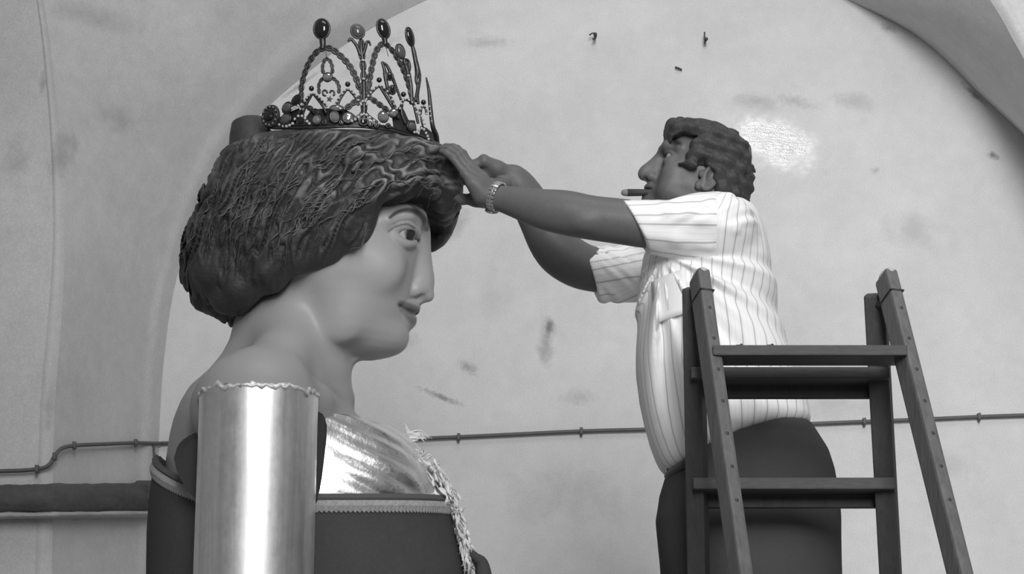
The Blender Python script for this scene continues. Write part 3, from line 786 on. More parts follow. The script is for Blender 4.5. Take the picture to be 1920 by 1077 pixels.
def chain(name, pix, link=13, w=4.6, parent=None, m=None, d=0.0):
    """a rib made of oval links along the given line"""
    q = np.array([CR(x, y, d) for x, y in spline(pix, 60)]); s = np.concatenate([[0], np.cumsum(np.linalg.norm(np.diff(q, axis=0), axis=1))])
    n = max(2, int(round(s[-1]/(link*K)))); mb = MB()
    mb.tube(q[::2], w*K*.42, 6)
    for i in range(n):
        def at(v): return np.array([np.interp(v, s, q[:, k]) for k in range(3)])
        a, b = at(s[-1]*i/n), at(s[-1]*(i+1)/n); c = (a+b)/2; ax_ = (b-a)/2*1.12; t, nn, u = frame(c)
        side = np.cross(ax_/np.linalg.norm(ax_), nn); mb.torus(c, ax_*.86, side*w*K*.86, w*K*.40, 14, 5); mb.ell(c, [ax_*.5, side*w*K*.45, nn*w*K*.5], 6, 5)
    return mb.build(name, m or M_gilt, parent or crown)
def rib(name, pix, r, parent=None, m=None, n=30):
    mb = MB(); rad = r if not hasattr(r, '__len__') else np.interp(np.linspace(0, 1, n), np.linspace(0, 1, len(r)), r)*K
    mb.tube([CR(x, y) for x, y in spline(pix, n)], rad if hasattr(r, '__len__') else r*K, 7); return mb.build(name, m or M_gilt, parent or crown)
def gem(name, px, py, rx, ry, ang, m, parent=None, label=None, d=.006, depth=.55, facet=True):
    c = CR(px, py, d); t, n, u = frame(c); a = radians(ang)
    # keep the stone's outline as wide as it is seen: undo the turn away from the viewer where it is strong
    f = max(.16, abs(n[1]));  rxx = rx*K/max(f, .3) if f < .9 else rx*K
    X = (cos(a)*t+sin(a)*u); U = (-sin(a)*t+cos(a)*u)
    mb = MB(); mb.torus(c-n*.001, X*rxx, U*ry*K, 2.2*K, 26, 6)
    mb.ell(c-n*.004, [X*rxx*.96, U*ry*K*.96, n*.006], 20, 6)
    st = mb.build('gem_setting', M_gilt, parent or crown)
    mb = MB(); nu, nv = (12, 6) if facet else (22, 10); mb.ell(c, [X*rxx*.93, U*ry*K*.93, n*min(rxx, ry*K)*depth], nu, nv)
    g_ = mb.build(name, m, st, smooth=not facet)
    return st
def beads(name, pix, n, r, parent=None, m=None, d=.004):
    mb = MB()
    for x, y in spline(pix, n): mb.ball(CR(x, y, d), r*K, 8, 6)
    o = mb.build(name, m or M_pearl, parent or crown); o['kind'] = 'stuff'; return o

# base band: full ring, two wires, the rear half low
def ringz(phi):
    px = 656+162*cos(phi); py = np.interp(px, [494, 512, 565, 622, 656, 690, 735, 778, 805, 818], [236, 240, 240, 238.5, 237, 238, 244, 256, 266, 274])
    q = P(px, py, YCc-RC*abs(sin(phi))) ; return q[2]
ring = []
for k in range(96):
    phi = 2*pi*k/96; ring.append(np.array([CXC+RC*cos(phi), YCc-RC*sin(phi), ringz(phi)]))
mb = MB(); mb.tube(ring, .0032, 6, True); mb.tube([p+np.array([0, 0, .007]) for p in ring], .0026, 6, True)
V = [p+np.array([0, 0, h]) for h in (-.004, .010) for p in ring]; mb.add(V, [(i, (i+1) % 96, 96+(i+1) % 96, 96+i) for i in range(96)])
mb.build('base_ring', M_gilt, crown)
# dark backing plates low behind the stones
def backing(pix):
    q = [CR(x, y, -.008) for x, y in pix]; q2 = [CR(x, y, -.011) for x, y in pix]; n = len(q)
    mesh('backing_plate', q+q2, [tuple(range(n)), tuple(range(2*n-1, n-1, -1))]+[(i, n+i, n+(i+1) % n, (i+1) % n) for i in range(n)], M_plateb, crown, smooth=False)
backing([(572, 239), (572, 222), (584, 206), (600, 204), (640, 202), (660, 212), (672, 222), (672, 236), (640, 238)])
backing([(738, 243), (735, 220), (748, 200), (757, 205), (766, 225), (778, 226), (783, 252), (760, 249)])
backing([(505, 240), (520, 222), (548, 208), (566, 200), (572, 222), (572, 240), (540, 240)])
backing([(786, 256), (788, 236), (800, 240), (812, 250), (816, 268), (800, 264)])

# unit one: arch, trefoil, big dark stone
chain('arch', [(566, 200), (565, 181), (565, 163), (570, 142), (577, 122), (587, 105), (600, 92), (611, 89)], 14, 5.2)
chain('arch', [(611, 89), (622, 91), (634, 101), (648, 114), (660, 131), (669, 150), (675, 168)], 14, 5.2)
chain('arch', [(675, 170), (690, 181), (702, 189), (714, 198), (728, 208)], 14, 5)
chain('arch', [(691, 158), (684, 176), (672, 186), (662, 194), (648, 204)], 14, 5)
chain('arch', [(566, 195), (580, 203), (598, 212)], 13, 4.5)
rib('finial_neck', [(605, 92), (605.5, 84), (605, 74)], [5, 6, 6.5])
gem('oval_gem', 603, 54, 15.5, 19.5, 3, M_gemd, facet=False)
chain('trefoil', [(607, 138), (604, 128), (607, 116), (612, 108), (618, 113), (623, 124), (623, 138)], 10, 3.2)
chain('trefoil', [(606, 146), (599, 154), (597, 164), (599, 176)], 10, 3.2); chain('trefoil', [(623, 146), (631, 152), (636, 163), (635, 175)], 10, 3.2)
gem('clear_gem', 614, 144.5, 8, 8, 0, M_gemc)
rib('scroll', [(611, 180), (606, 178), (606, 171), (611, 170), (614, 175)], 2); rib('scroll', [(624, 180), (627, 177), (625, 171), (620, 171), (619, 175)], 2)
rib('tip_wire', [(611, 90), (611, 100), (612, 108)], .7)
mb = MB(); c0 = CR(618, 186, .002); t, n, u = frame(c0)
V = [c0+n*.003]+[c0+(t*cos(2*pi*k/10)+u*sin(2*pi*k/10))*(7.5 if k % 2 == 0 else 3.5)*K for k in range(10)]; mb.add(V+[c0-n*.003], [(0, 1+k, 1+(k+1) % 10) for k in range(10)]+[(11, 1+(k+1) % 10, 1+k) for k in range(10)])
mb.build('star', M_giltl, crown, smooth=False)
# unit two: central stem
chain('stem', [(682, 232), (682.5, 207), (682.5, 180), (682, 150), (681, 126), (679, 104), (677, 90), (677.5, 74)], 22, 5.2)
rib('stem_core', [(682, 232), (682.5, 180), (681, 126), (677, 92), (677, 74)], [5.5, 5, 4, 4.5, 2.5])
rib('stem_leaf', [(676, 104), (671, 90), (664, 79), (657, 73), (653, 78)], [4, 3.4, 3, 3, 2.6]); rib('stem_leaf', [(680, 104), (685, 90), (688, 79), (692, 79), (695, 86)], [4, 3.4, 3, 2.6, 1.6])
gem('milky_gem', 670.5, 59, 11.5, 14, 22, M_gemm, facet=False)
# unit three
chain('arch', [(690, 178), (691, 166), (693.5, 145), (698, 122), (703, 101), (711, 86), (720, 80)], 14, 5)
chain('arch', [(720, 80), (734, 92), (745, 110), (755, 129), (763, 150), (769, 172), (775, 195)], 14, 4.8)
rib('finial_neck', [(722, 84), (722, 78), (721, 72)], [4, 5, 5.5])
gem('oval_gem', 719, 54, 12, 19, 12, M_gemd, facet=False)
rib('tip_wire', [(722, 82), (725, 94), (728, 106)], .7)
rib('trefoil', [(716, 116), (721, 132), (722, 142), (726, 163), (730, 172)], [2.5, 3.5, 4, 3.6, 3]); rib('trefoil', [(716, 116), (726, 124), (735, 144), (743, 164), (752, 188)], [2.2, 3, 3.6, 2.8, 2.4])
gem('oval_gem', 731, 143, 6, 7, 20, M_gemd); gem('oval_gem', 736, 168.5, 5.5, 8, 0, M_gemd)
# unit four: second stem
chain('stem', [(772, 195), (771, 178), (769, 156), (766, 138), (760, 118)], 18, 4.6); rib('stem_core', [(772, 195), (770, 160), (765, 136), (757, 112)], [4.5, 4.5, 4.5, 4])
rib('stem_leaf', [(764, 140), (768, 126), (765, 114), (757, 111)], [4, 3.4, 3, 2.5]); rib('stem_leaf', [(758, 134), (752, 122), (746, 112)], [3, 3, 2])
gem('milky_gem', 751, 96.5, 7.5, 14, 12, M_gemm, facet=False)
# unit five: arch seen nearly edge-on
rib('arch', [(773, 86), (776, 98), (779, 114), (783, 136), (780, 150), (783, 164), (779, 190)], [3.5, 4.5, 4.5, 6, 3, 3, 3.5])
rib('arch', [(776, 100), (781, 118), (787, 142), (786, 160), (783, 178), (784, 195)], [3, 4, 3, 2.5, 3, 3])
gem('oval_gem', 769, 69, 6.5, 18, 14, M_gemd, facet=False)
# unit six: front stem, edge-on
rib('stem', [(799, 145), (804, 171), (807, 202), (811, 236), (817, 254), (820, 272)], [1.6, 3.4, 4.2, 4.6, 6, 5])
# low beaded arches between the units
def low(pix, n, ball_at, r=5.2):
    rib('low_arch', pix, 2.6); beads('pearl_row', [(x, y-1.5) for x, y in pix], n, 2.5, d=.006)
    mb = MB(); mb.ball(CR(*ball_at), r*K, 12, 9); mb.build('knob_bead', M_gemd, crown)
low([(563, 206), (571, 192), (578, 182), (586, 176), (595, 181), (604, 190), (613, 200)], 12, (584, 166))
low([(629, 198), (634, 188), (643, 175), (652, 168), (661, 174), (669, 185), (676, 196)], 11, (652, 158))
low([(687, 188), (693, 178), (702, 168), (711, 162), (722, 168), (731, 180), (737, 192), (743, 206)], 12, (711, 150))
low([(750, 205), (754, 193), (759, 187), (768, 190), (776, 198), (781, 212)], 8, (756.5, 177))
low([(786, 215), (789, 204), (793, 200), (798, 204), (800, 215)], 6, (794, 192))
rib('leaf_rib', [(566, 200), (560, 215), (553, 226)], 3); rib('leaf_rib', [(585, 177), (575, 196), (568, 214)], 2.4); rib('leaf_rib', [(588, 177), (604, 198), (612, 212)], 2.4)
rib('leaf_rib', [(650, 168), (638, 186), (632, 204), (628, 222)], 2.4); rib('leaf_rib', [(655, 169), (667, 184), (672, 198)], 2.4)
rib('leaf_rib', [(713, 163), (727, 186), (739, 206), (748, 222)], 3); rib('leaf_rib', [(682, 205), (690, 216), (708, 230)], 2.6); rib('leaf_rib', [(682, 205), (672, 218), (655, 224)], 2.6)
rib('leaf_rib', [(754, 196), (753, 212), (760, 232)], 2.6); rib('leaf_rib', [(776, 196), (780, 214), (784, 232)], 3); rib('leaf_rib', [(790, 203), (789, 220), (793, 238)], 2)
def scal(pix, n, gx, gy):
    beads('pearl_row', pix, n, 3, d=.008); gem('oval_gem', gx, gy, 8, 7, 0, M_gemd, d=.006)
scal([(548, 232), (554, 222), (562, 217), (570, 220), (575, 227), (580, 232)], 7, 564, 228)
scal([(660, 227), (668, 223), (676, 217), (682, 214), (689, 217), (698, 225), (711, 231)], 9, 682, 228)
beads('pearl_row', [(677, 196), (680, 190), (685, 190), (688, 196)], 4, 2.8, d=.009)
beads('pearl_row', [(777, 248), (783, 247), (789, 241), (795, 243), (800, 252), (803, 259), (805, 268)], 9, 2.8, d=.008)
beads('pearl_row', [(784, 205), (788, 214), (792, 222), (797, 232)], 5, 2.4, d=.006); beads('pearl_row', [(806, 200), (807, 215), (810, 230), (813, 243)], 6, 2.2, d=.006)
for x, y in [(682, 148), (680.5, 113), (766, 142)]: beads('pearl_row', [(x-1, y), (x+1, y)], 2, 2.3, d=.009)
# clear stones along the band
for x, y, rx, ry, a in [(593.5, 224.5, 7.5, 9, 0), (627, 219, 8, 11, 10), (652, 221, 9, 9, 0), (719, 219, 9, 10, 0), (738, 212, 6, 9, -50), (631, 202.5, 12, 4.5, -8)]:
    gem('clear_gem', x, y, rx, ry, a, M_gemc, d=.009, depth=.5)
for x, y in [(608, 229), (640, 229), (695, 233), (706, 235), (728, 236)]: gem('oval_gem', x, y, 3.6, 3.6, 0, M_gemd, d=.006)
gem('milky_gem', 772, 237, 7, 9, 0, M_gemm, d=.008)
# left end: rosette and ovals
c = CR(508, 219, .014); t, n, u = frame(c); n = np.array([-.45, -.89, 0]); t = np.cross([0, 0, 1.0], n); u = np.array([0, 0, 1.0])
ros = MB(); ros.ell(c, [t*21*K, u*24*K, n*5*K], 24, 8); ros.torus(c+n*2*K, t*17*K, u*20*K, 3*K, 26, 6); rs = ros.build('rosette', M_plateb, crown)
mb = MB(); mb.ell(c+n*5*K, [t*10*K, u*10*K, n*6*K], 12, 6); mb.build('oval_gem', M_gemd, rs, smooth=False)
mb = MB()
for k in range(12):
    a = 2*pi*k/12; mb.ball(c+n*5*K+t*15.5*K*cos(a)+u*18*K*sin(a), 2.7*K, 8, 6)
mb.build('pearl_row', M_giltl, rs)['kind'] = 'stuff'
gem('milky_gem', 538, 202, 9.5, 10, 0, M_gemm, d=.012); gem('clear_gem', 535, 224, 10, 11, 0, M_gemm, d=.014); gem('milky_gem', 556, 188, 10, 9, 20, M_gemd, d=.006)
beads('pearl_row', [(524, 234), (533, 237), (541, 236), (549, 232)], 5, 3, d=.016); beads('pearl_row', [(548, 204), (556, 200), (565, 196)], 4, 2.8, d=.012)
# ------------------------------------------------------------------ the man on the ladder
YM = 5.0; SM = S(YM)
def R_(px, py, off): return P(px, py, YM-off/SM)
def mr(v): return v/SM
M_skin = mat('tanned_skin', .135, .5, nz=[(14, .14), (170, .16)], attr=[('dark', .03), ('lipm', .06), ('light', .2)], spec=.35)
M_mhair = mat('black_hair', .055, .55, nz=[(60, .5)], bump=(110, .9, .004, (1, 1, .5)), spec=.3)
def stripe_extra(nt, co, v, b):
    at = nd(nt, 'ShaderNodeAttribute', attribute_name='stripe').outputs['Fac']
    f = mth(nt, 'FRACT', mth(nt, 'DIVIDE', at, .030)); d = mth(nt, 'ABSOLUTE', mth(nt, 'SUBTRACT', f, .5))
    m = mth(nt, 'DIVIDE', mth(nt, 'SUBTRACT', .075, d), .03, clamp=True)
    f2 = mth(nt, 'FRACT', mth(nt, 'ADD', mth(nt, 'DIVIDE', at, .010), .5)); d2 = mth(nt, 'ABSOLUTE', mth(nt, 'SUBTRACT', f2, .5))
    m2 = mth(nt, 'MULTIPLY', mth(nt, 'DIVIDE', mth(nt, 'SUBTRACT', .10, d2), .06, clamp=True), .10)
    return mth(nt, 'MULTIPLY', v, mth(nt, 'SUBTRACT', mth(nt, 'SUBTRACT', 1.0, mth(nt, 'MULTIPLY', m, .42)), m2))
M_shirt = mat('white_striped_shirt', .95, .85, nz=[(8, .05)], extra=stripe_extra, spec=.2)
M_pocket = mat('shirt_pocket', .95, .85, nz=[(8, .05)], spec=.2)
M_trou = mat('dark_trousers', .075, .9, nz=[(10, .15), (150, .1)], spec=.1)
M_shoe = mat('black_shoe', .03, .4); M_belt = mat('leather_belt', .05, .5); M_steel = mat('watch_steel', .55, .3, .8); M_meye = mat('man_eye', .32, .2, attr=[('iris', .02)])
M_cigar = mat('cigar_leaf', .045, .75, nz=[(30, .4, (1, 4, 4))]); M_ash = mat('cigar_ash', .22, .95)
man = thing('person', 'man in a striped white shirt and dark trousers reaching both arms to the crown', 'person', (P(1400, 900, YM)[0], YM, 1.27))

# head frame: ear canal, forward, side, up (tilted back)
TILT = radians(18); HS = 1.08
E0 = P(1314, 346, YM); fw = np.array([-cos(TILT), 0, sin(TILT)]); up = np.array([sin(TILT), 0, cos(TILT)]); sd = np.array([0, -1.0, 0])
def HD(a, b, c): return E0 + HS*(a*fw+b*sd+c*up)
RH = [fw, sd, up]
def hl_fn(rows, n=2.15, grow=0.0, sm=3):
    c = [r[0]*HS for r in rows]; fn, l, h = loft_fn(c, [(r[1]+grow)*HS for r in rows], [(r[2]-grow)*HS for r in rows], [(r[3]+grow)*HS for r in rows], 0.0, n, [0.004]*len(rows), sm)
    def g(X, Y, Z):
        x, y, z = X-E0[0], Y-E0[1], Z-E0[2]; return fn(x*fw[0]+y*fw[1]+z*fw[2], x*sd[0]+y*sd[1]+z*sd[2], x*up[0]+y*up[1]+z*up[2])
    return g
HR = [(-.112, .055, .03, .012), (-.106, .086, .02, .028), (-.098, .095, .0, .042), (-.08, .099, -.02, .052), (-.06, .096, -.045, .059), (-.04, .096, -.066, .064), (-.02, .095, -.078, .068),
      (.0, .092, -.086, .071), (.028, .092, -.091, .074), (.045, .097, -.092, .076), (.07, .096, -.091, .078), (.09, .087, -.086, .077), (.11, .066, -.078, .066), (.125, .033, -.048, .043), (.133, .0, -.014, .01)]
x_ = lambda px, Y=YM: P(px, 450, Y)[0]
z_ = lambda py, Y=YM: P(1300, py, Y)[2]
B = Field(axis((x_(815), x_(1010), .0026), (x_(1010), x_(1190), .0048), (x_(1190), x_(1425), .0026), (x_(1425), x_(1600), .008)),
          axis((YM-.36, YM-.11, .0036), (YM-.11, YM+.11, .003), (YM+.11, YM+.36, .0044)),
          axis((1.27, z_(900), .012), (z_(900), z_(565), .0075), (z_(565), z_(415), .0042), (z_(415), z_(205), .0026)))
lo, hi = E0-.2*HS, E0+.2*HS
B.put(hl_fn(HR, 2.0), lo, hi, .01)
# features
def hc(pts, rad, k, op='add', n=None): B.chain([HD(*p) for p in pts], [r*HS for r in rad], k, op, n)
hc([(.086, 0, .05), (.098, 0, .032), (.108, 0, .012), (.119, 0, -.008), (.121, 0, -.018)], [.0075, .0075, .008, .009, .0098], .013, n=10)
hc([(.094, 0, .03), (.098, 0, .0), (.100, 0, -.022)], [.009, .012, .012], .012)
for s_ in (1, -1):
    B.ell(HD(.094, s_*.040, .028), np.array([.018, .022, .011])*HS, .012, 'sub', RH)
    hc([(.070, s_*.058, .046), (.090, s_*.040, .049), (.099, s_*.016, .045)], [.007, .009, .008], .018)
    hc([(.066, s_*.051, .027), (.079, s_*.047, .0335), (.0885, s_*.037, .0345), (.086, s_*.024, .031)], [.0022, .003, .0032, .0025], .005, n=9)
    hc([(.066, s_*.051, .026), (.078, s_*.047, .0185), (.0865, s_*.037, .0165), (.085, s_*.024, .023)], [.002, .0025, .0028, .0024], .006, n=9)
    B.ell(HD(.104, s_*.013, -.019), np.array([.012, .0075, .0095])*HS, .007, 'add', RH)
    B.ell(HD(.113, s_*.008, -.027), np.array([.005, .0035, .004])*HS, .004, 'sub', RH)
    B.ell(HD(.060, s_*.05, -.008), np.array([.022, .018, .022])*HS, .03, 'add', RH)      # cheek
    hc([(.060, s_*.05, -.055), (.02, s_*.058, -.06)], [.016, .016], .04)                     # jaw
    # ear: helix, lobe, bowl
    ang = radians(12); ec = HD(-.004, s_*.079, .0)
    ef = fw*cos(ang)+up*sin(ang); eu = -fw*sin(ang)+up*cos(ang)
    tl = np.array([0, -s_, 0])*.9-fw*.42; tl /= np.linalg.norm(tl); e1 = np.cross(eu, tl)
    B.ell(ec-fw*.010, (.017*HS, .009*HS, .033*HS), .006, 'add', [e1, tl, eu])
    B.ell(ec+tl*.010-fw*.008+eu*.002, (.0095*HS, .008*HS, .017*HS), .004, 'sub', [e1, tl, eu])
    B.chain([ec-fw*.010+e1*(.0155*HS*cos(t))+eu*(.031*HS*sin(t))+tl*.006 for t in np.linspace(-1.9, 2.6, 16)] if np.dot(e1, fw) < 0 else [ec-fw*.010-e1*(.0155*HS*cos(t))+eu*(.031*HS*sin(t))+tl*.006 for t in np.linspace(-1.9, 2.6, 16)], [.0036*HS]*16, .003)
    B.ell(ec-eu*.027+fw*.002, (.009*HS, .007*HS, .011*HS), .006, 'add', [e1, tl, eu])
    B.ell(ec+fw*.012+tl*.002, (.005*HS, .006*HS, .009*HS), .005, 'add', [e1, tl, eu])
hc([(.092, .022, -.046), (.101, .010, -.042), (.103, 0, -.0425), (.101, -.010, -.042), (.092, -.022, -.046)], [.003, .0065, .007, .0065, .003], .006, n=13)
hc([(.092, .022, -.049), (.099, .010, -.056), (.101, 0, -.0575), (.099, -.010, -.056), (.092, -.022, -.049)], [.003, .0065, .0075, .0065, .003], .006, n=13)
hc([(.096, .022, -.0475), (.106, .008, -.049), (.110, 0, -.0495), (.106, -.008, -.049), (.096, -.022, -.0475)], [.0014]*5, .004, 'sub', 11)
B.ell(HD(.094, 0, -.088), np.array([.018, .024, .018])*HS, .025, 'add', RH)
# neck and trunk (under the shirt)
B.chain([HD(-.03, 0, -.03), R_(1362, 420, 0), R_(1370, 470, 0)], [.062, .062, .085], .03)
B.chain([HD(.035, 0, -.085), R_(1330, 440, 0)], [.038, .055], .03)
B.chain([R_(1345, 470, 90), R_(1345, 470, -90)], [.07, .07], .05)
B.chain([R_(1325, 500, 0), R_(1325, 620, 0), R_(1330, 720, 0), R_(1370, 840, 0)], [.105, .115, .125, .115], .05)
B.chain([R_(1345, 480, 0), R_(1375, 700, 0), R_(1400, 850, 0)], [.06, .07, .09], .05)
# legs, under the trousers
for s_, kx, fx in ((1, 1440, 1470), (-1, 1350, 1340)):
    B.chain([R_(1400, 860, s_*70), R_(1405, 960, s_*76), R_(kx, 1300, s_*60), R_(kx+6, 1400, s_*50), (P(fx, 1000, 4.92)[0], YM-.07 if s_ > 0 else YM-.05, 1.36)], [.085, .083, .058, .055, .036], .03)
# arms
NSH, NEL, NWR = R_(1335, 428, 138), R_(1085, 408, 138), R_(934, 370, 96)
B.chain([NSH, R_(1230, 424, 150), R_(1160, 415, 146), R_(1105, 408, 141), R_(1060, 399, 134), R_(1015, 392, 124), R_(970, 380, 110), R_(945, 374, 100), R_(928, 369, 94)],
        [mr(46), mr(40), mr(38.5), mr(37), mr(37.5), mr(33), mr(25.5), mr(20), mr(19)], .012, n=26)
B.ell(R_(1098, 416, 165), (mr(20), mr(12), mr(14)), .02)
FSH, FEL, FWR = R_(1310, 460, -150), R_(1050, 482, -112), R_(958, 336, -70)
B.chain([FSH, R_(1200, 508, -138), R_(1110, 505, -124), R_(1062, 484, -112), R_(1035, 455, -104), R_(1010, 410, -94), R_(985, 366, -80), R_(962, 334, -66)],
        [mr(50), mr(40), mr(40), mr(41), mr(40), mr(35), mr(30), mr(25)], .014, n=26)
# ---- hands: palm, four fingers with knuckle bends, thumb from the side of the palm
def hand(wr, kn, width_dir, fingers, thumb, palm_r):
    """wr wrist, kn four knuckle points, fingers: list of joint chains continuing from the knuckles"""
    for i, k_ in enumerate(kn):
        a = wr+(kn[1]-kn[2])*(.0+(1.5-i)*.30)
        B.chain([a, (a+k_)/2, k_], [palm_r*.95, palm_r, palm_r*.80], .010)
    for k_, ch, r in fingers:
        n = len(ch)+1; rad = [r, r*.98, r*.88, r*.74][:n]
        B.chain([k_]+ch, rad, .0035)
        B.ell(k_, (r*1.12, r*1.12, r*1.12), .004)
        B.ell(ch[0], (r*1.02, r*1.02, r*1.02), .002)
    B.chain(thumb[0], thumb[1], .008)
B.chain([wr2, R_(914, 324, -52), R_(893, 330, -44)], [mr(19), mr(17), mr(12)], .012) if False else None
# near (left) hand, pressing the hair: knuckles near the outer edge, fingers curl over the curl of hair
wr = R_(925, 368, 92)
kn = [R_(872, 326, 112), R_(877, 318, 92), R_(880, 312, 70), R_(880, 308, 48)]        # little ... index
fg = [(kn[0], [R_(850, 297, 112), R_(837, 287, 106), R_(828, 284, 98)], mr(7.6)),
      (kn[1], [R_(858, 292, 94), R_(842, 281, 88), R_(829, 278, 80)], mr(8.4)),
      (kn[2], [R_(864, 288, 72), R_(850, 277, 66), R_(835, 275, 58)], mr(8.8)),
      (kn[3], [R_(868, 289, 50), R_(857, 279, 45), R_(845, 278, 38)], mr(8.4))]
hand(wr, kn, None, fg, ([R_(912, 366, 76), R_(888, 374, 52), R_(866, 374, 42), R_(846, 366, 38)], [mr(13), mr(11.5), mr(9.5), mr(7.5)]), mr(12.5))
B.chain([R_(926, 374, 90), R_(903, 366, 100), R_(884, 344, 112)], [mr(17), mr(16), mr(11)], .012)     # heel of the hand
B.chain([R_(922, 380, 84), R_(894, 378, 62)], [mr(13), mr(11)], .012)
# far (right) hand, bent at the knuckles, fingers pinching down behind the near hand
wr2 = R_(958, 332, -64)
kn2 = [R_(912, 304, -84), R_(909, 301, -64), R_(907, 300, -44), R_(908, 303, -26)]
fg2 = [(kn2[0], [R_(890, 312, -84), R_(874, 322, -80), R_(862, 330, -74)], mr(7.6)), (kn2[1], [R_(884, 310, -64), R_(866, 322, -60), R_(853, 331, -54)], mr(8.4)),
       (kn2[2], [R_(881, 311, -45), R_(864, 324, -42), R_(851, 334, -38)], mr(8.8)), (kn2[3], [R_(884, 313, -27), R_(867, 327, -26), R_(855, 338, -24)], mr(8.4))]
B.chain([wr2, R_(915, 322, -52), R_(893, 330, -44)], [mr(20), mr(18), mr(13)], .012)
hand(wr2, kn2, None, fg2, ([R_(945, 346, -44), R_(918, 346, -14), R_(893, 342, -4), R_(872, 340, -2)], [mr(14), mr(11.5), mr(10), mr(8)]), mr(13.5))
V, F_ = B.mesh(1)
vm = V.copy(); vm[:, 1] = YM-np.abs(V[:, 1]-YM)
h3 = (vm-E0)/HS; ha, hb, hcz = h3@fw, h3@sd, h3@up
def d3(pts, n=14):
    Q3 = np.stack([ha, hb, hcz], 1); return dist_line(Q3, [np.array(p) for p in spline(pts, n)])
brow = np.clip(1.6-d3([(.070, .060, .050), (.086, .048, .058), (.098, .034, .058), (.104, .018, .052)])/.0075, 0, 1)
lash = np.clip(1.3-d3([(.065, .052, .029), (.080, .048, .036), (.090, .038, .037), (.088, .025, .033)])/.0025, 0, 1)
bear = np.clip((-hcz-.028)/.03, 0, 1)*np.clip((ha+.01)/.03, 0, 1)*(hcz > -.13)*(ha < .14)*.32
lipm = np.clip(1.5-d3([(.094, .022, -.047), (.103, .010, -.047), (.107, 0, -.049)])/.008, 0, 1)*.8
body = mesh('body', V, F_, M_skin, man, attrs={'dark': np.clip(np.maximum(np.maximum(brow, lash), bear), 0, 1), 'lipm': lipm})
for s_ in (1, -1):
    c = HD(.0757, s_*.037, .027); mb = MB(); mb.ell(c, [(.0128*HS, 0, 0), (0, .0128*HS, 0), (0, 0, .0128*HS)], 24, 18)
    vv = np.array(mb.v); look = fw*.93+sd*s_*.12+up*.05; look /= np.linalg.norm(look)
    ang = np.degrees(np.arccos(np.clip(((vv-c)/np.linalg.norm(vv-c, axis=1)[:, None])@look, -1, 1)))
    mesh('eye', mb.v, mb.f, M_meye, man, attrs={'iris': np.clip((32-ang)/5, 0, 1)})

# ---- hair
HM = Field(axis((x_(1235), x_(1425), .003)), axis((YM-.13, YM+.13, .003)), axis((z_(405), z_(208), .003)))
poly = [P(x, y, YM-.05) for x, y in [(1250, 226), (1262, 220), (1290, 224), (1320, 229), (1350, 240), (1384, 256), (1403, 283), (1413, 322), (1415, 350), (1409, 376), (1400, 402), (1385, 394), (1360, 378), (1340, 362), (1333, 340),
                                    (1331, 322), (1318, 313), (1309, 316), (1302, 324), (1290, 324), (1276, 318), (1270, 314), (1282, 306), (1290, 292), (1296, 276), (1302, 268), (1288, 258), (1272, 256), (1262, 260), (1256, 268), (1250, 258), (1249, 240)]]
pz = [(p[0], p[2]) for p in poly]
big = hl_fn([(c, f, b, w_) for c, f, b, w_ in HR if c > -.09]+[(.148, .035, -.05, .04), (.158, 0, -.02, .01)] if False else HR, 2.1, .026)
def mh(X, Y, Z):
    d = big(X, Y, Z)
    X2, Y2, Z2 = np.broadcast_arrays(X, Y, Z)
    d = d-.0035*np.sin(X2*150+2*np.sin(Y2*60))*np.sin(Z2*140+Y2*90)-.003*np.sin(X2*60+Z2*210)
    c = poly_sd(X[:, 0, :], Z[0, 0, :][None, :]+0*X[:, 0, :], pz)[:, None, :]
    c = c+.003*np.sin(X2*190+Y2*80)+.0025*np.sin(Z2*230-Y2*60)
    return smax(d, c, .012)
HM.put(mh, E0-.3, E0+.3, 0)
for a, b, r in [((1262, 236), 30, 15), ((1261, 244), -20, 15), ((1266, 250), 50, 9), ((1275, 234), 0, 15), ((1268, 240), 55, 14), ((1268, 240), -55, 14), ((1290, 236), 40, 15), ((1320, 242), 30, 14), ((1350, 252), 20, 13)]:
    HM.ell(R_(a[0], a[1], b), (mr(r), mr(r*1.5), mr(r)), .010)
HM.chain([R_(1400, 318, 15), R_(1411, 318, 15), R_(1417, 324, 15)], [mr(7), mr(3.5), mr(1.6)], .008)
V, F_ = HM.mesh(1); mesh('hair', V, F_, M_mhair, man)

# ---- shirt
SH = Field(axis((x_(1085), x_(1520), .0042)), axis((YM-.27, YM+.27, .0044)), axis((z_(905), z_(352), .0042)))
rows = [(388, 1330, 1402, 70), (398, 1290, 1416, 105), (420, 1262, 1426, 140), (450, 1225, 1434, 162), (480, 1206, 1440, 170), (540, 1196, 1447, 172), (600, 1191, 1455, 174), (650, 1190, 1468, 176), (700, 1191, 1482, 178), (750, 1196, 1502, 176),
        (790, 1203, 1509, 172), (830, 1213, 1508, 166), (862, 1224, 1500, 160), (895, 1240, 1490, 150)]
fn, l, h = loft_fn([z_(r[0]) for r in rows], [x_(r[2]) for r in rows], [x_(r[1]) for r in rows], [mr(r[3]) for r in rows], YM, 2.3, None, 4)
wl = [P(x, y, YM-.06) for x, y in [(1236, 888), (1258, 886), (1275, 880), (1318, 850), (1378, 824), (1440, 806), (1512, 799)]]; wx = np.array([p[0] for p in wl]); wz = np.array([p[2] for p in wl])
AP = P(1243, 478, YM-.16)
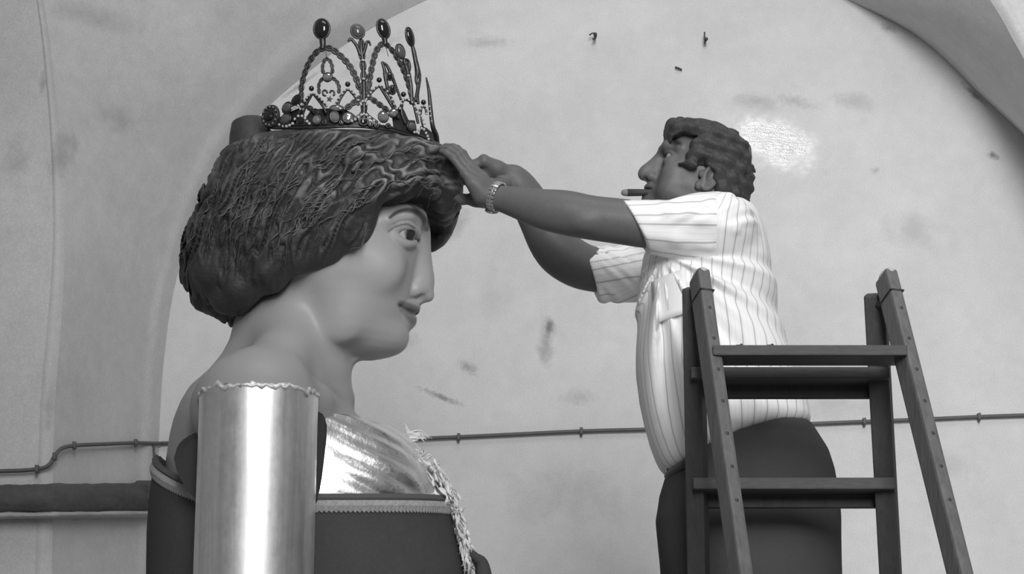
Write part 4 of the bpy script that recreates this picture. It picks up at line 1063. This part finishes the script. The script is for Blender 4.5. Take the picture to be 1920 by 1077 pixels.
def folds(X2, Y2, Z2):
    dx, dz = X2-AP[0], Z2-AP[2]; r = np.sqrt(dx*dx+dz*dz)+1e-4; an = np.arctan2(-dz, dx)       # 0 = to the back, 90 = down
    g = np.clip((r-.02)/.10, 0, 1)*np.exp(-(r/.32)**2)*np.clip((an+.1)/.3, 0, 1)
    f = .8*np.sin(an*12+.8*np.sin(r*19))+.7*np.sin(an*21+1.3+r*9)+.4*np.sin(an*33+r*14)
    f2 = np.sin((X2*.9+Z2*.5)*60+Y2*20)*np.exp(-((Z2-z_(800))/.12)**2)*.6
    return (.0135*f*g*(.25+.75*np.clip((YM-.02-Y2)/.10, 0, 1)) + .0018*f2)
def shirt_fn(X, Y, Z):
    X2, Y2, Z2 = np.broadcast_arrays(X, Y, Z); d = fn(X, Y, Z)-folds(X2, Y2, Z2)
    hem = np.interp(X, wx, wz)
    # soft blouse where it is tucked into the trousers
    return smax(d, hem-Z+0*X2, .03)
SH.put(shirt_fn, l, h, .0)
def sleeve(a, m, c, ra, rm, rc, k=.035):
    SH.chain([a, m, c], [ra, rm, rc], k, n=9)
def cutplane(pt, nrm, rad):
    nrm = nrm/np.linalg.norm(nrm)
    def f(X, Y, Z):
        q = (X-pt[0])*nrm[0]+(Y-pt[1])*nrm[1]+(Z-pt[2])*nrm[2]
        w_ = np.sqrt(np.maximum((X-pt[0])**2+(Y-pt[1])**2+(Z-pt[2])**2-q*q, 0))
        return np.maximum(-q, w_-rad)      # occupied on the far side of the plane
    SH.put(f, pt-rad, pt+rad, .002, 'sub')
# near sleeve: shoulder cap to cuff
SH.ell(R_(1342, 424, 140), (mr(70), mr(66), mr(60)), .03)
SH.chain([R_(1345, 424, 150), R_(1260, 427, 155), R_(1130, 423, 148)], [mr(58), mr(47), mr(42)], .02, n=9)
# a bunch of creases along the sleeve
for (x0, y0, x1, y1, o0, o1) in [(1205, 440, 1330, 462, 190, 190), (1230, 455, 1345, 470, 175, 170), (1250, 400, 1380, 430, 205, 200), (1330, 378, 1400, 415, 190, 165), (1240, 470, 1320, 478, 160, 165)]:
    SH.chain([R_(x0, y0, o0), R_((x0+x1)/2, (y0+y1)/2-3, o0+3), R_(x1, y1, o1)], [mr(2), mr(4), mr(2)], .022)
cutplane(R_(1189, 424, 150), np.array([-1.0, .0, -.52]), .10)
# far sleeve
SH.chain([R_(1320, 455, -130), R_(1210, 510, -138), R_(1040, 514, -122)], [mr(58), mr(50), mr(46)], .03, n=9)
cutplane(R_(1108, 516, -122), np.array([-1.0, 0, -.33]), .10)
# hollow cuffs
SH.chain([R_(1150, 414, 146), R_(1210, 423, 149)], [mr(39), mr(39)], .002, 'sub'); SH.chain([R_(1080, 505, -122), R_(1145, 508, -128)], [mr(42), mr(42)], .002, 'sub')
# neck opening
SH.chain([R_(1352, 380, 0), R_(1362, 350, 0)], [.066, .08], .004, 'sub')
V, F_ = SH.mesh(1)
# stripes follow the cloth: around the trunk on the body, around the arm on the sleeves
def seg_d(V, a, b):
    ab = b-a; t = np.clip(((V-a)@ab)/(ab@ab), 0, 1); q = a+t[:, None]*ab; return np.linalg.norm(V-q, axis=1), t, V-q, ab/np.linalg.norm(ab)
rz = np.array([z_(r[0]) for r in rows])[::-1]; rl = np.array([x_(r[1]) for r in rows])[::-1]; rb = np.array([x_(r[2]) for r in rows])[::-1]
xl, xr = np.interp(V[:, 2], rz, rl), np.interp(V[:, 2], rz, rb); mid = (xl+xr)/2; half = (xr-xl)/2
th = np.arctan2((V[:, 0]-mid)/half, (YM-V[:, 1])/mr(174))
lean = np.interp(V[:, 2], [z_(880), z_(650), z_(400)], [.02, 0, 0])
stripe = th*.20+lean+5.0
for a, b, r in ((R_(1362, 424, 150), R_(1150, 420, 150), mr(62)), (R_(1290, 470, -130), R_(1060, 516, -122), mr(58))):
    d, t, o_, ax_ = seg_d(V, a, b); u_ = np.cross(ax_, [0, 1.0, 0]); u_ /= np.linalg.norm(u_); v_ = np.cross(ax_, u_)
    aa = np.arctan2(o_@u_, -(o_@v_)*np.sign(1)); m = (d < r*1.12) & (t > (.10 if r > mr(60) else .3)) & ((V[:, 1] < YM-.115) | (V[:, 1] > YM+.09) | (V[:, 0] < x_(1190)))
    stripe = np.where(m, aa*mr(50)+8.0, stripe)
# slanting pull creases on the sleeves
nf = np.zeros_like(V); a_, b_, c_ = V[F_[:, 0]], V[F_[:, 1]], V[F_[:, 2]]; fnr = np.cross(b_-a_, c_-a_)
for k in range(4):
    for d_ in range(3): nf[:, d_] += np.bincount(F_[:, k], fnr[:, d_], len(V))
nf /= np.linalg.norm(nf, axis=1)[:, None]+1e-12
farm = np.clip((x_(1200)-V[:, 0])/.02, 0, 1)*np.clip((V[:, 1]-YM-.03)/.03, 0, 1)*np.clip((V[:, 0]-x_(1122))/.02, 0, 1)
w1 = np.sin((V[:, 0]*.72+V[:, 2]*.69)*210+1.5*np.sin(V[:, 2]*40))+.6*np.sin((V[:, 0]*.6+V[:, 2]*.8)*340+2)
nearm = np.clip((YM-.13-V[:, 1])/.03, 0, 1)*np.clip((z_(372)-V[:, 2])/.02, 0, 1)*np.clip((V[:, 2]-z_(480))/.02, 0, 1)*np.clip((V[:, 0]-x_(1205))/.03, 0, 1)
w2 = np.sin((V[:, 2]*.93-V[:, 0]*.36)*150+2*np.sin(V[:, 0]*22))+.6*np.sin((V[:, 2]*.85-V[:, 0]*.5)*260+1)
V = V+nf*(.0016*w1*farm+.0020*w2*nearm)[:, None]
shirt = mesh('shirt', V, F_, M_shirt, man, attrs={'stripe': stripe})
# breast pocket
V = []; Fc = []; nx_, nz_ = 8, 9
for j in range(nz_):
    for i in range(nx_):
        px = 1222+ (1282-1222)*i/(nx_-1) + 8*(j/(nz_-1)); py = 522 - 12*i/(nx_-1) + 82*j/(nz_-1)
        q = P(px, py, YM-.17); X, Z = q[0], q[2]; Ys = np.linspace(YM-.26, YM-.02, 90)
        fv = fn(np.full((1, 1, 1), X), Ys[None, :, None], np.full((1, 1, 1), Z))[0, :, 0]; k = np.argmax(fv < 0.0) if (fv < 0).any() else 60
        V.append((X, Ys[k]-.008, Z))
for j in range(nz_-1):
    for i in range(nx_-1): a = j*nx_+i; Fc.append((a, a+nx_, a+nx_+1, a+1))
pk = mesh('pocket', V, Fc, M_pocket, shirt); sm_ = pk.modifiers.new('thick', 'SOLIDIFY'); sm_.thickness = .003

# ---- trousers
TR = Field(axis((x_(1215), x_(1580), .006)), axis((YM-.25, YM+.25, .006)), axis((1.33, z_(785), .007)))
rows2 = [(788, 1330, 1500, 140), (815, 1268, 1517, 152), (850, 1250, 1538, 158), (885, 1244, 1548, 162), (930, 1229, 1554, 164), (975, 1223, 1557, 164), (1030, 1229, 1558, 162), (1077, 1237, 1558, 158), (1110, 1242, 1556, 152)]
fn2, l2, h2 = loft_fn([z_(r[0]) for r in rows2], [x_(r[2]) for r in rows2], [x_(r[1]) for r in rows2], [mr(r[3]) for r in rows2], YM, 2.4, None, 3)
wl2 = [P(x, y, YM-.06) for x, y in [(1236, 890), (1262, 872), (1318, 838), (1378, 815), (1440, 799), (1512, 792)]]; wx2 = np.array([p[0] for p in wl2]); wz2 = np.array([p[2] for p in wl2])
def tr_fn(X, Y, Z):
    X2, Y2, Z2 = np.broadcast_arrays(X, Y, Z)
    return smax(fn2(X, Y, Z)-.003*np.sin((X2+Z2*.4)*40)*np.clip((z_(900)-Z2)/.1, 0, 1), Z-np.interp(X, wx2, wz2)+0*X2, .006)
TR.put(tr_fn, l2, h2, 0)
for s_, kx, fx, hx in ((1, 1440, 1470, 1430), (-1, 1350, 1340, 1362)):
    TR.chain([R_(hx, 1060, s_*72), R_((hx+kx)/2, 1180, s_*68), R_(kx, 1310, s_*62), R_(kx+6, 1420, s_*54), (P(fx, 1000, 4.92)[0], YM-.07 if s_ > 0 else YM-.05, 1.37)], [.125, .108, .085, .077, .06], .05, n=14)
V, F_ = TR.mesh(2); mesh('trousers', V, F_, M_trou, man)
# belt with an open square buckle at the front
bp = [R_(1255, 893, 20), R_(1262, 888, 60), R_(1290, 868, 120)]
mb = MB(); mb.tube(spline([R_(1258, 890, -40)]+bp, 16), .012, 8); belt = mb.build('belt', M_belt, man)
mb = MB(); c = R_(1253, 888, 45); mb.tube([R_(1250, 880, 40), R_(1263, 882, 40), R_(1262, 896, 40), R_(1249, 893, 40)], .0028, 6, True); mb.tube([R_(1256, 881, 40), R_(1257, 895, 40)], .002, 6); mb.build('buckle', M_steel, belt)
# shoes
for fx, yy in ((1470, YM-.07), (1340, YM-.05)):
    X0 = P(fx, 1000, 4.92)[0]; F2 = Field(axis((X0-.24, X0+.09, .006)), axis((yy-.07, yy+.07, .006)), axis((1.262, 1.42, .006)))
    F2.chain([(X0+.03, yy, 1.315), (X0-.06, yy, 1.312), (X0-.16, yy, 1.30)], [.042, .042, .036], .03); F2.cap((X0, yy, 1.33), (X0, yy, 1.385), .05, .05, .03)
    F2.put(lambda X, Y, Z: (Z-1.272)+0*X+0*Y, (X0-.3, yy-.1, 1.2), (X0+.1, yy+.1, 1.272), .004, 'sub')
    V, F_ = F2.mesh(2); mesh('shoe', V, F_, M_shoe, man)
# wristwatch on the near wrist
ax_ = R_(915, 365, 90)-R_(950, 375, 103); ax_ /= np.linalg.norm(ax_); wc = R_(931, 368.5, 95); u_ = np.cross(ax_, [0, 1.0, 0]); u_ /= np.linalg.norm(u_); v_ = np.cross(ax_, u_); rw = mr(26.5)
mb = MB(); mb.tube([wc+rw*(cos(2*pi*k/24)*u_+sin(2*pi*k/24)*v_) for k in range(24)], .002, 5, True); wband = mb.build('wristwatch', M_steel, man)
nl = 22
for k in range(nl):
    a = 2*pi*k/nl; rad = cos(a)*u_+sin(a)*v_; tan = -sin(a)*u_+cos(a)*v_
    mb = MB(); mb.box(wc+rw*rad, [ax_*.0088, tan*rw*pi/nl*.80, rad*.0018], .0007); mb.build('link', M_steel, wband)
mb = MB(); rad = (u_*.75+np.array([0, .65, 0])); rad /= np.linalg.norm(rad); c = wc+rad*(rw+.003); t1 = ax_; t2 = np.cross(rad, t1)
mb.ell(c, [t1*.016, t2*.016, rad*.0055], 20, 6); mb.torus(c+rad*.003, t1*.0135, t2*.0135, .0022, 20, 5); mb.build('watch_case', M_steel, wband)
# cigar between the lips
c0 = HD(.086, .012, -.050); c1 = R_(1168, 361.5, 18)
cig = thing('cigar', 'dark stubby cigar held between the man\'s lips', 'cigar', tuple((c0+c1)/2))
d = (c1-c0)/np.linalg.norm(c1-c0); L = np.linalg.norm(c1-c0)
mb = MB(); mb.tube([c0, c0+d*.01, c0+d*L*.5, c1-d*.010], [.0055, .0072, .0082, .0085], 14); mb.build('wrapper', M_cigar, cig)
mb = MB(); mb.tube([c1-d*.010, c1-d*.003, c1+d*.002, c1+d*.004], [.0085, .0078, .0058, .002], 12); mb.build('ash_tip', M_ash, cig)
# ------------------------------------------------------------------ the double ladder
M_wood = mat('weathered_wood', .135, .6, nz=[(5, .35, (8, 8, 1)), (30, .35, (3, 3, .5))], bump=(40, .5, .003, (4, 4, .6)), spec=.3)
M_woodd = mat('dark_wood', .06, .65, nz=[(6, .3, (8, 8, 1)), (30, .3, (3, 3, .5))], bump=(40, .4, .003, (4, 4, .6)), spec=.25)
M_step = mat('tread_wood', .08, .6, nz=[(5, .3, (1, 8, 8)), (40, .3, (1, 4, 4))], bump=(40, .4, .003, (.6, 4, 4)), spec=.3)
M_cap = mat('worn_cap', .5, .45, nz=[(60, .4)])
LB = 4.5
lad = thing('double_ladder', 'dark wooden double ladder standing in front of the man', 'ladder', (P(1480, 800, LB)[0], LB, 0))
def bar(name, A, Bp, hw, hd, m, parent=lad, rot=0.0, bev=.004):
    """timber from A to Bp: half width hw across the ladder, half depth hd, turned by rot about its length"""
    A, Bp = np.asarray(A, float), np.asarray(Bp, float); d = Bp-A; L = np.linalg.norm(d); d /= L
    x = np.array([1.0, 0, 0]); x -= d*np.dot(x, d); x /= np.linalg.norm(x); y = np.cross(d, x)
    c, s_ = cos(rot), sin(rot); x2, y2 = x*c+y*s_, -x*s_+y*c
    mb = MB(); mb.box((A+Bp)/2, [x2*hw, y2*hd, d*L/2], bev); return mb.build(name, m, parent, smooth=False)
def ext(A, Bp, z):
    t = (z-A[2])/(Bp[2]-A[2]); return A+(Bp-A)*t
# rear frame: two stiles and treads
rl0, rl1 = P(1300, 540, LB+.03), P(1310, 1077, LB+.20); rr0, rr1 = P(1641, 552, LB+.03), P(1670, 1077, LB+.20)
bar('rear_stile', rl0, ext(rl0, rl1, .0), .019, .030, M_woodd, rot=.25); bar('rear_stile', rr0, ext(rr0, rr1, .0), .021, .030, M_woodd, rot=.25)
def on(A, Bp, z): return ext(A, Bp, z)
def tread(py, Yd, dep, hh, A0, A1, B0, B1, name='tread', m=M_step, inset=.012):
    z = P(1480, py, Yd)[2]; a, b = on(A0, A1, z), on(B0, B1, z); c = (a+b)/2; hx = (b[0]-a[0])/2+inset
    mb = MB(); mb.box(c, [(hx, 0, 0), (0, dep/2, 0), (0, 0, hh)], .003); return mb.build(name, m, lad, smooth=False)
zA, zB = 708, 914
tread(zA, LB+.08, .11, .012, rl0, rl1, rr0, rr1); tread(zB, LB+.15, .11, .012, rl0, rl1, rr0, rr1)
za = P(1480, zA, LB+.08)[2]; zb = P(1480, zB, LB+.15)[2]; st = za-zb; z = zb-st
def tread_z(z, m=M_step, dep=.11):
    a, b = on(rl0, rl1, z), on(rr0, rr1, z); c = (a+b)/2; mb = MB(); mb.box(c, [((b[0]-a[0])/2+.012, 0, 0), (0, dep/2, 0), (0, 0, .012)], .003); mb.build('tread', m, lad, smooth=False)
zs_t = []
while z > .2: zs_t.append(z); z -= st
for z in zs_t: tread_z(z)
# back rails under the two treads in view
for py, Yd in ((728, LB+.115), (934, LB+.185)):
    z = P(1480, py, Yd)[2]; a, b = on(rl0, rl1, z), on(rr0, rr1, z); c = (a+b)/2+np.array([0, .03, 0])
    mb = MB(); mb.box(c, [((b[0]-a[0])/2, 0, 0), (0, .011, 0), (0, 0, .022)], .003); mb.build('rail', M_woodd, lad, smooth=False)
# front frame: two leaning stiles and a top board
fl0, fl1 = P(1311, 517, LB-.02), P(1389, 1077, LB-.30); fr0, fr1 = P(1661, 518, LB-.02), P(1800, 1077, LB-.30)
for a, b in ((fl0, fl1), (fr0, fr1)):
    foot = ext(a, b, 0.0); s_ = bar('front_stile', a, foot, .0135, .027, M_wood, rot=-.30, bev=.006)
    d = (foot-a)/np.linalg.norm(foot-a)
    k = a+d*.055; x = np.array([1.0, 0, 0]); x -= d*np.dot(x, d); x /= np.linalg.norm(x); y = np.cross(d, x); c_, q = cos(-.30), sin(-.30); x, y = x*c_+y*q, -x*q+y*c_
    mb = MB(); mb.ell(a+d*.001, [x*.0128, y*.025, -d*.012], 16, 8); mb.ell(a+y*.0175+d*.004, [x*.0128, y*.0105, -d*.0095], 14, 8); mb.build('worn_cap', M_cap, s_)
    mb = MB(); mb.tube([k+x*.0140+y*.028, k+x*.0140-y*.028, k-x*.0140-y*.028, k-x*.0140+y*.028], .0022, 6, True); mb.build('strap_ring', M_iron, s_)
    for i in range(7):
        mb = MB(); q2 = a+d*(.10+.075*i)+y*.0272; 
        mb.ell(q2, [x*.004, d*.004, y*.0015], 10, 5); mb.build('bolt_head', M_iron, s_)
z = P(1500, 664, LB-.10)[2]; a, b = on(fl0, fl1, z), on(fr0, fr1, z); c = (a+b)/2
mb = MB(); mb.box(c+np.array([0, .015, 0]), [((b[0]-a[0])/2-.002, 0, 0), (0, .055, 0), (0, 0, .0105)], .003); tb = mb.build('top_board', M_step, lad, smooth=False)
for x in (1384, 1442):
    mb = MB(); mb.ell(P(x, 652, LB-.13), [(.009, 0, 0), (0, .008, 0), (0, 0, .006)], 10, 6); mb.ell(P(x+6, 650, LB-.13), [(.004, 0, 0), (0, .006, 0), (0, 0, .006)], 8, 6); mb.build('screw_lug', M_iron, tb)
# iron hinges between the frames
for a, b in ((fl0, rl0), (fr0, rr0)):
    mb = MB(); mb.tube([a+np.array([0, .01, -.05]), b+np.array([0, -.01, -.03])], .010, 8); mb.build('hinge', M_iron, lad)
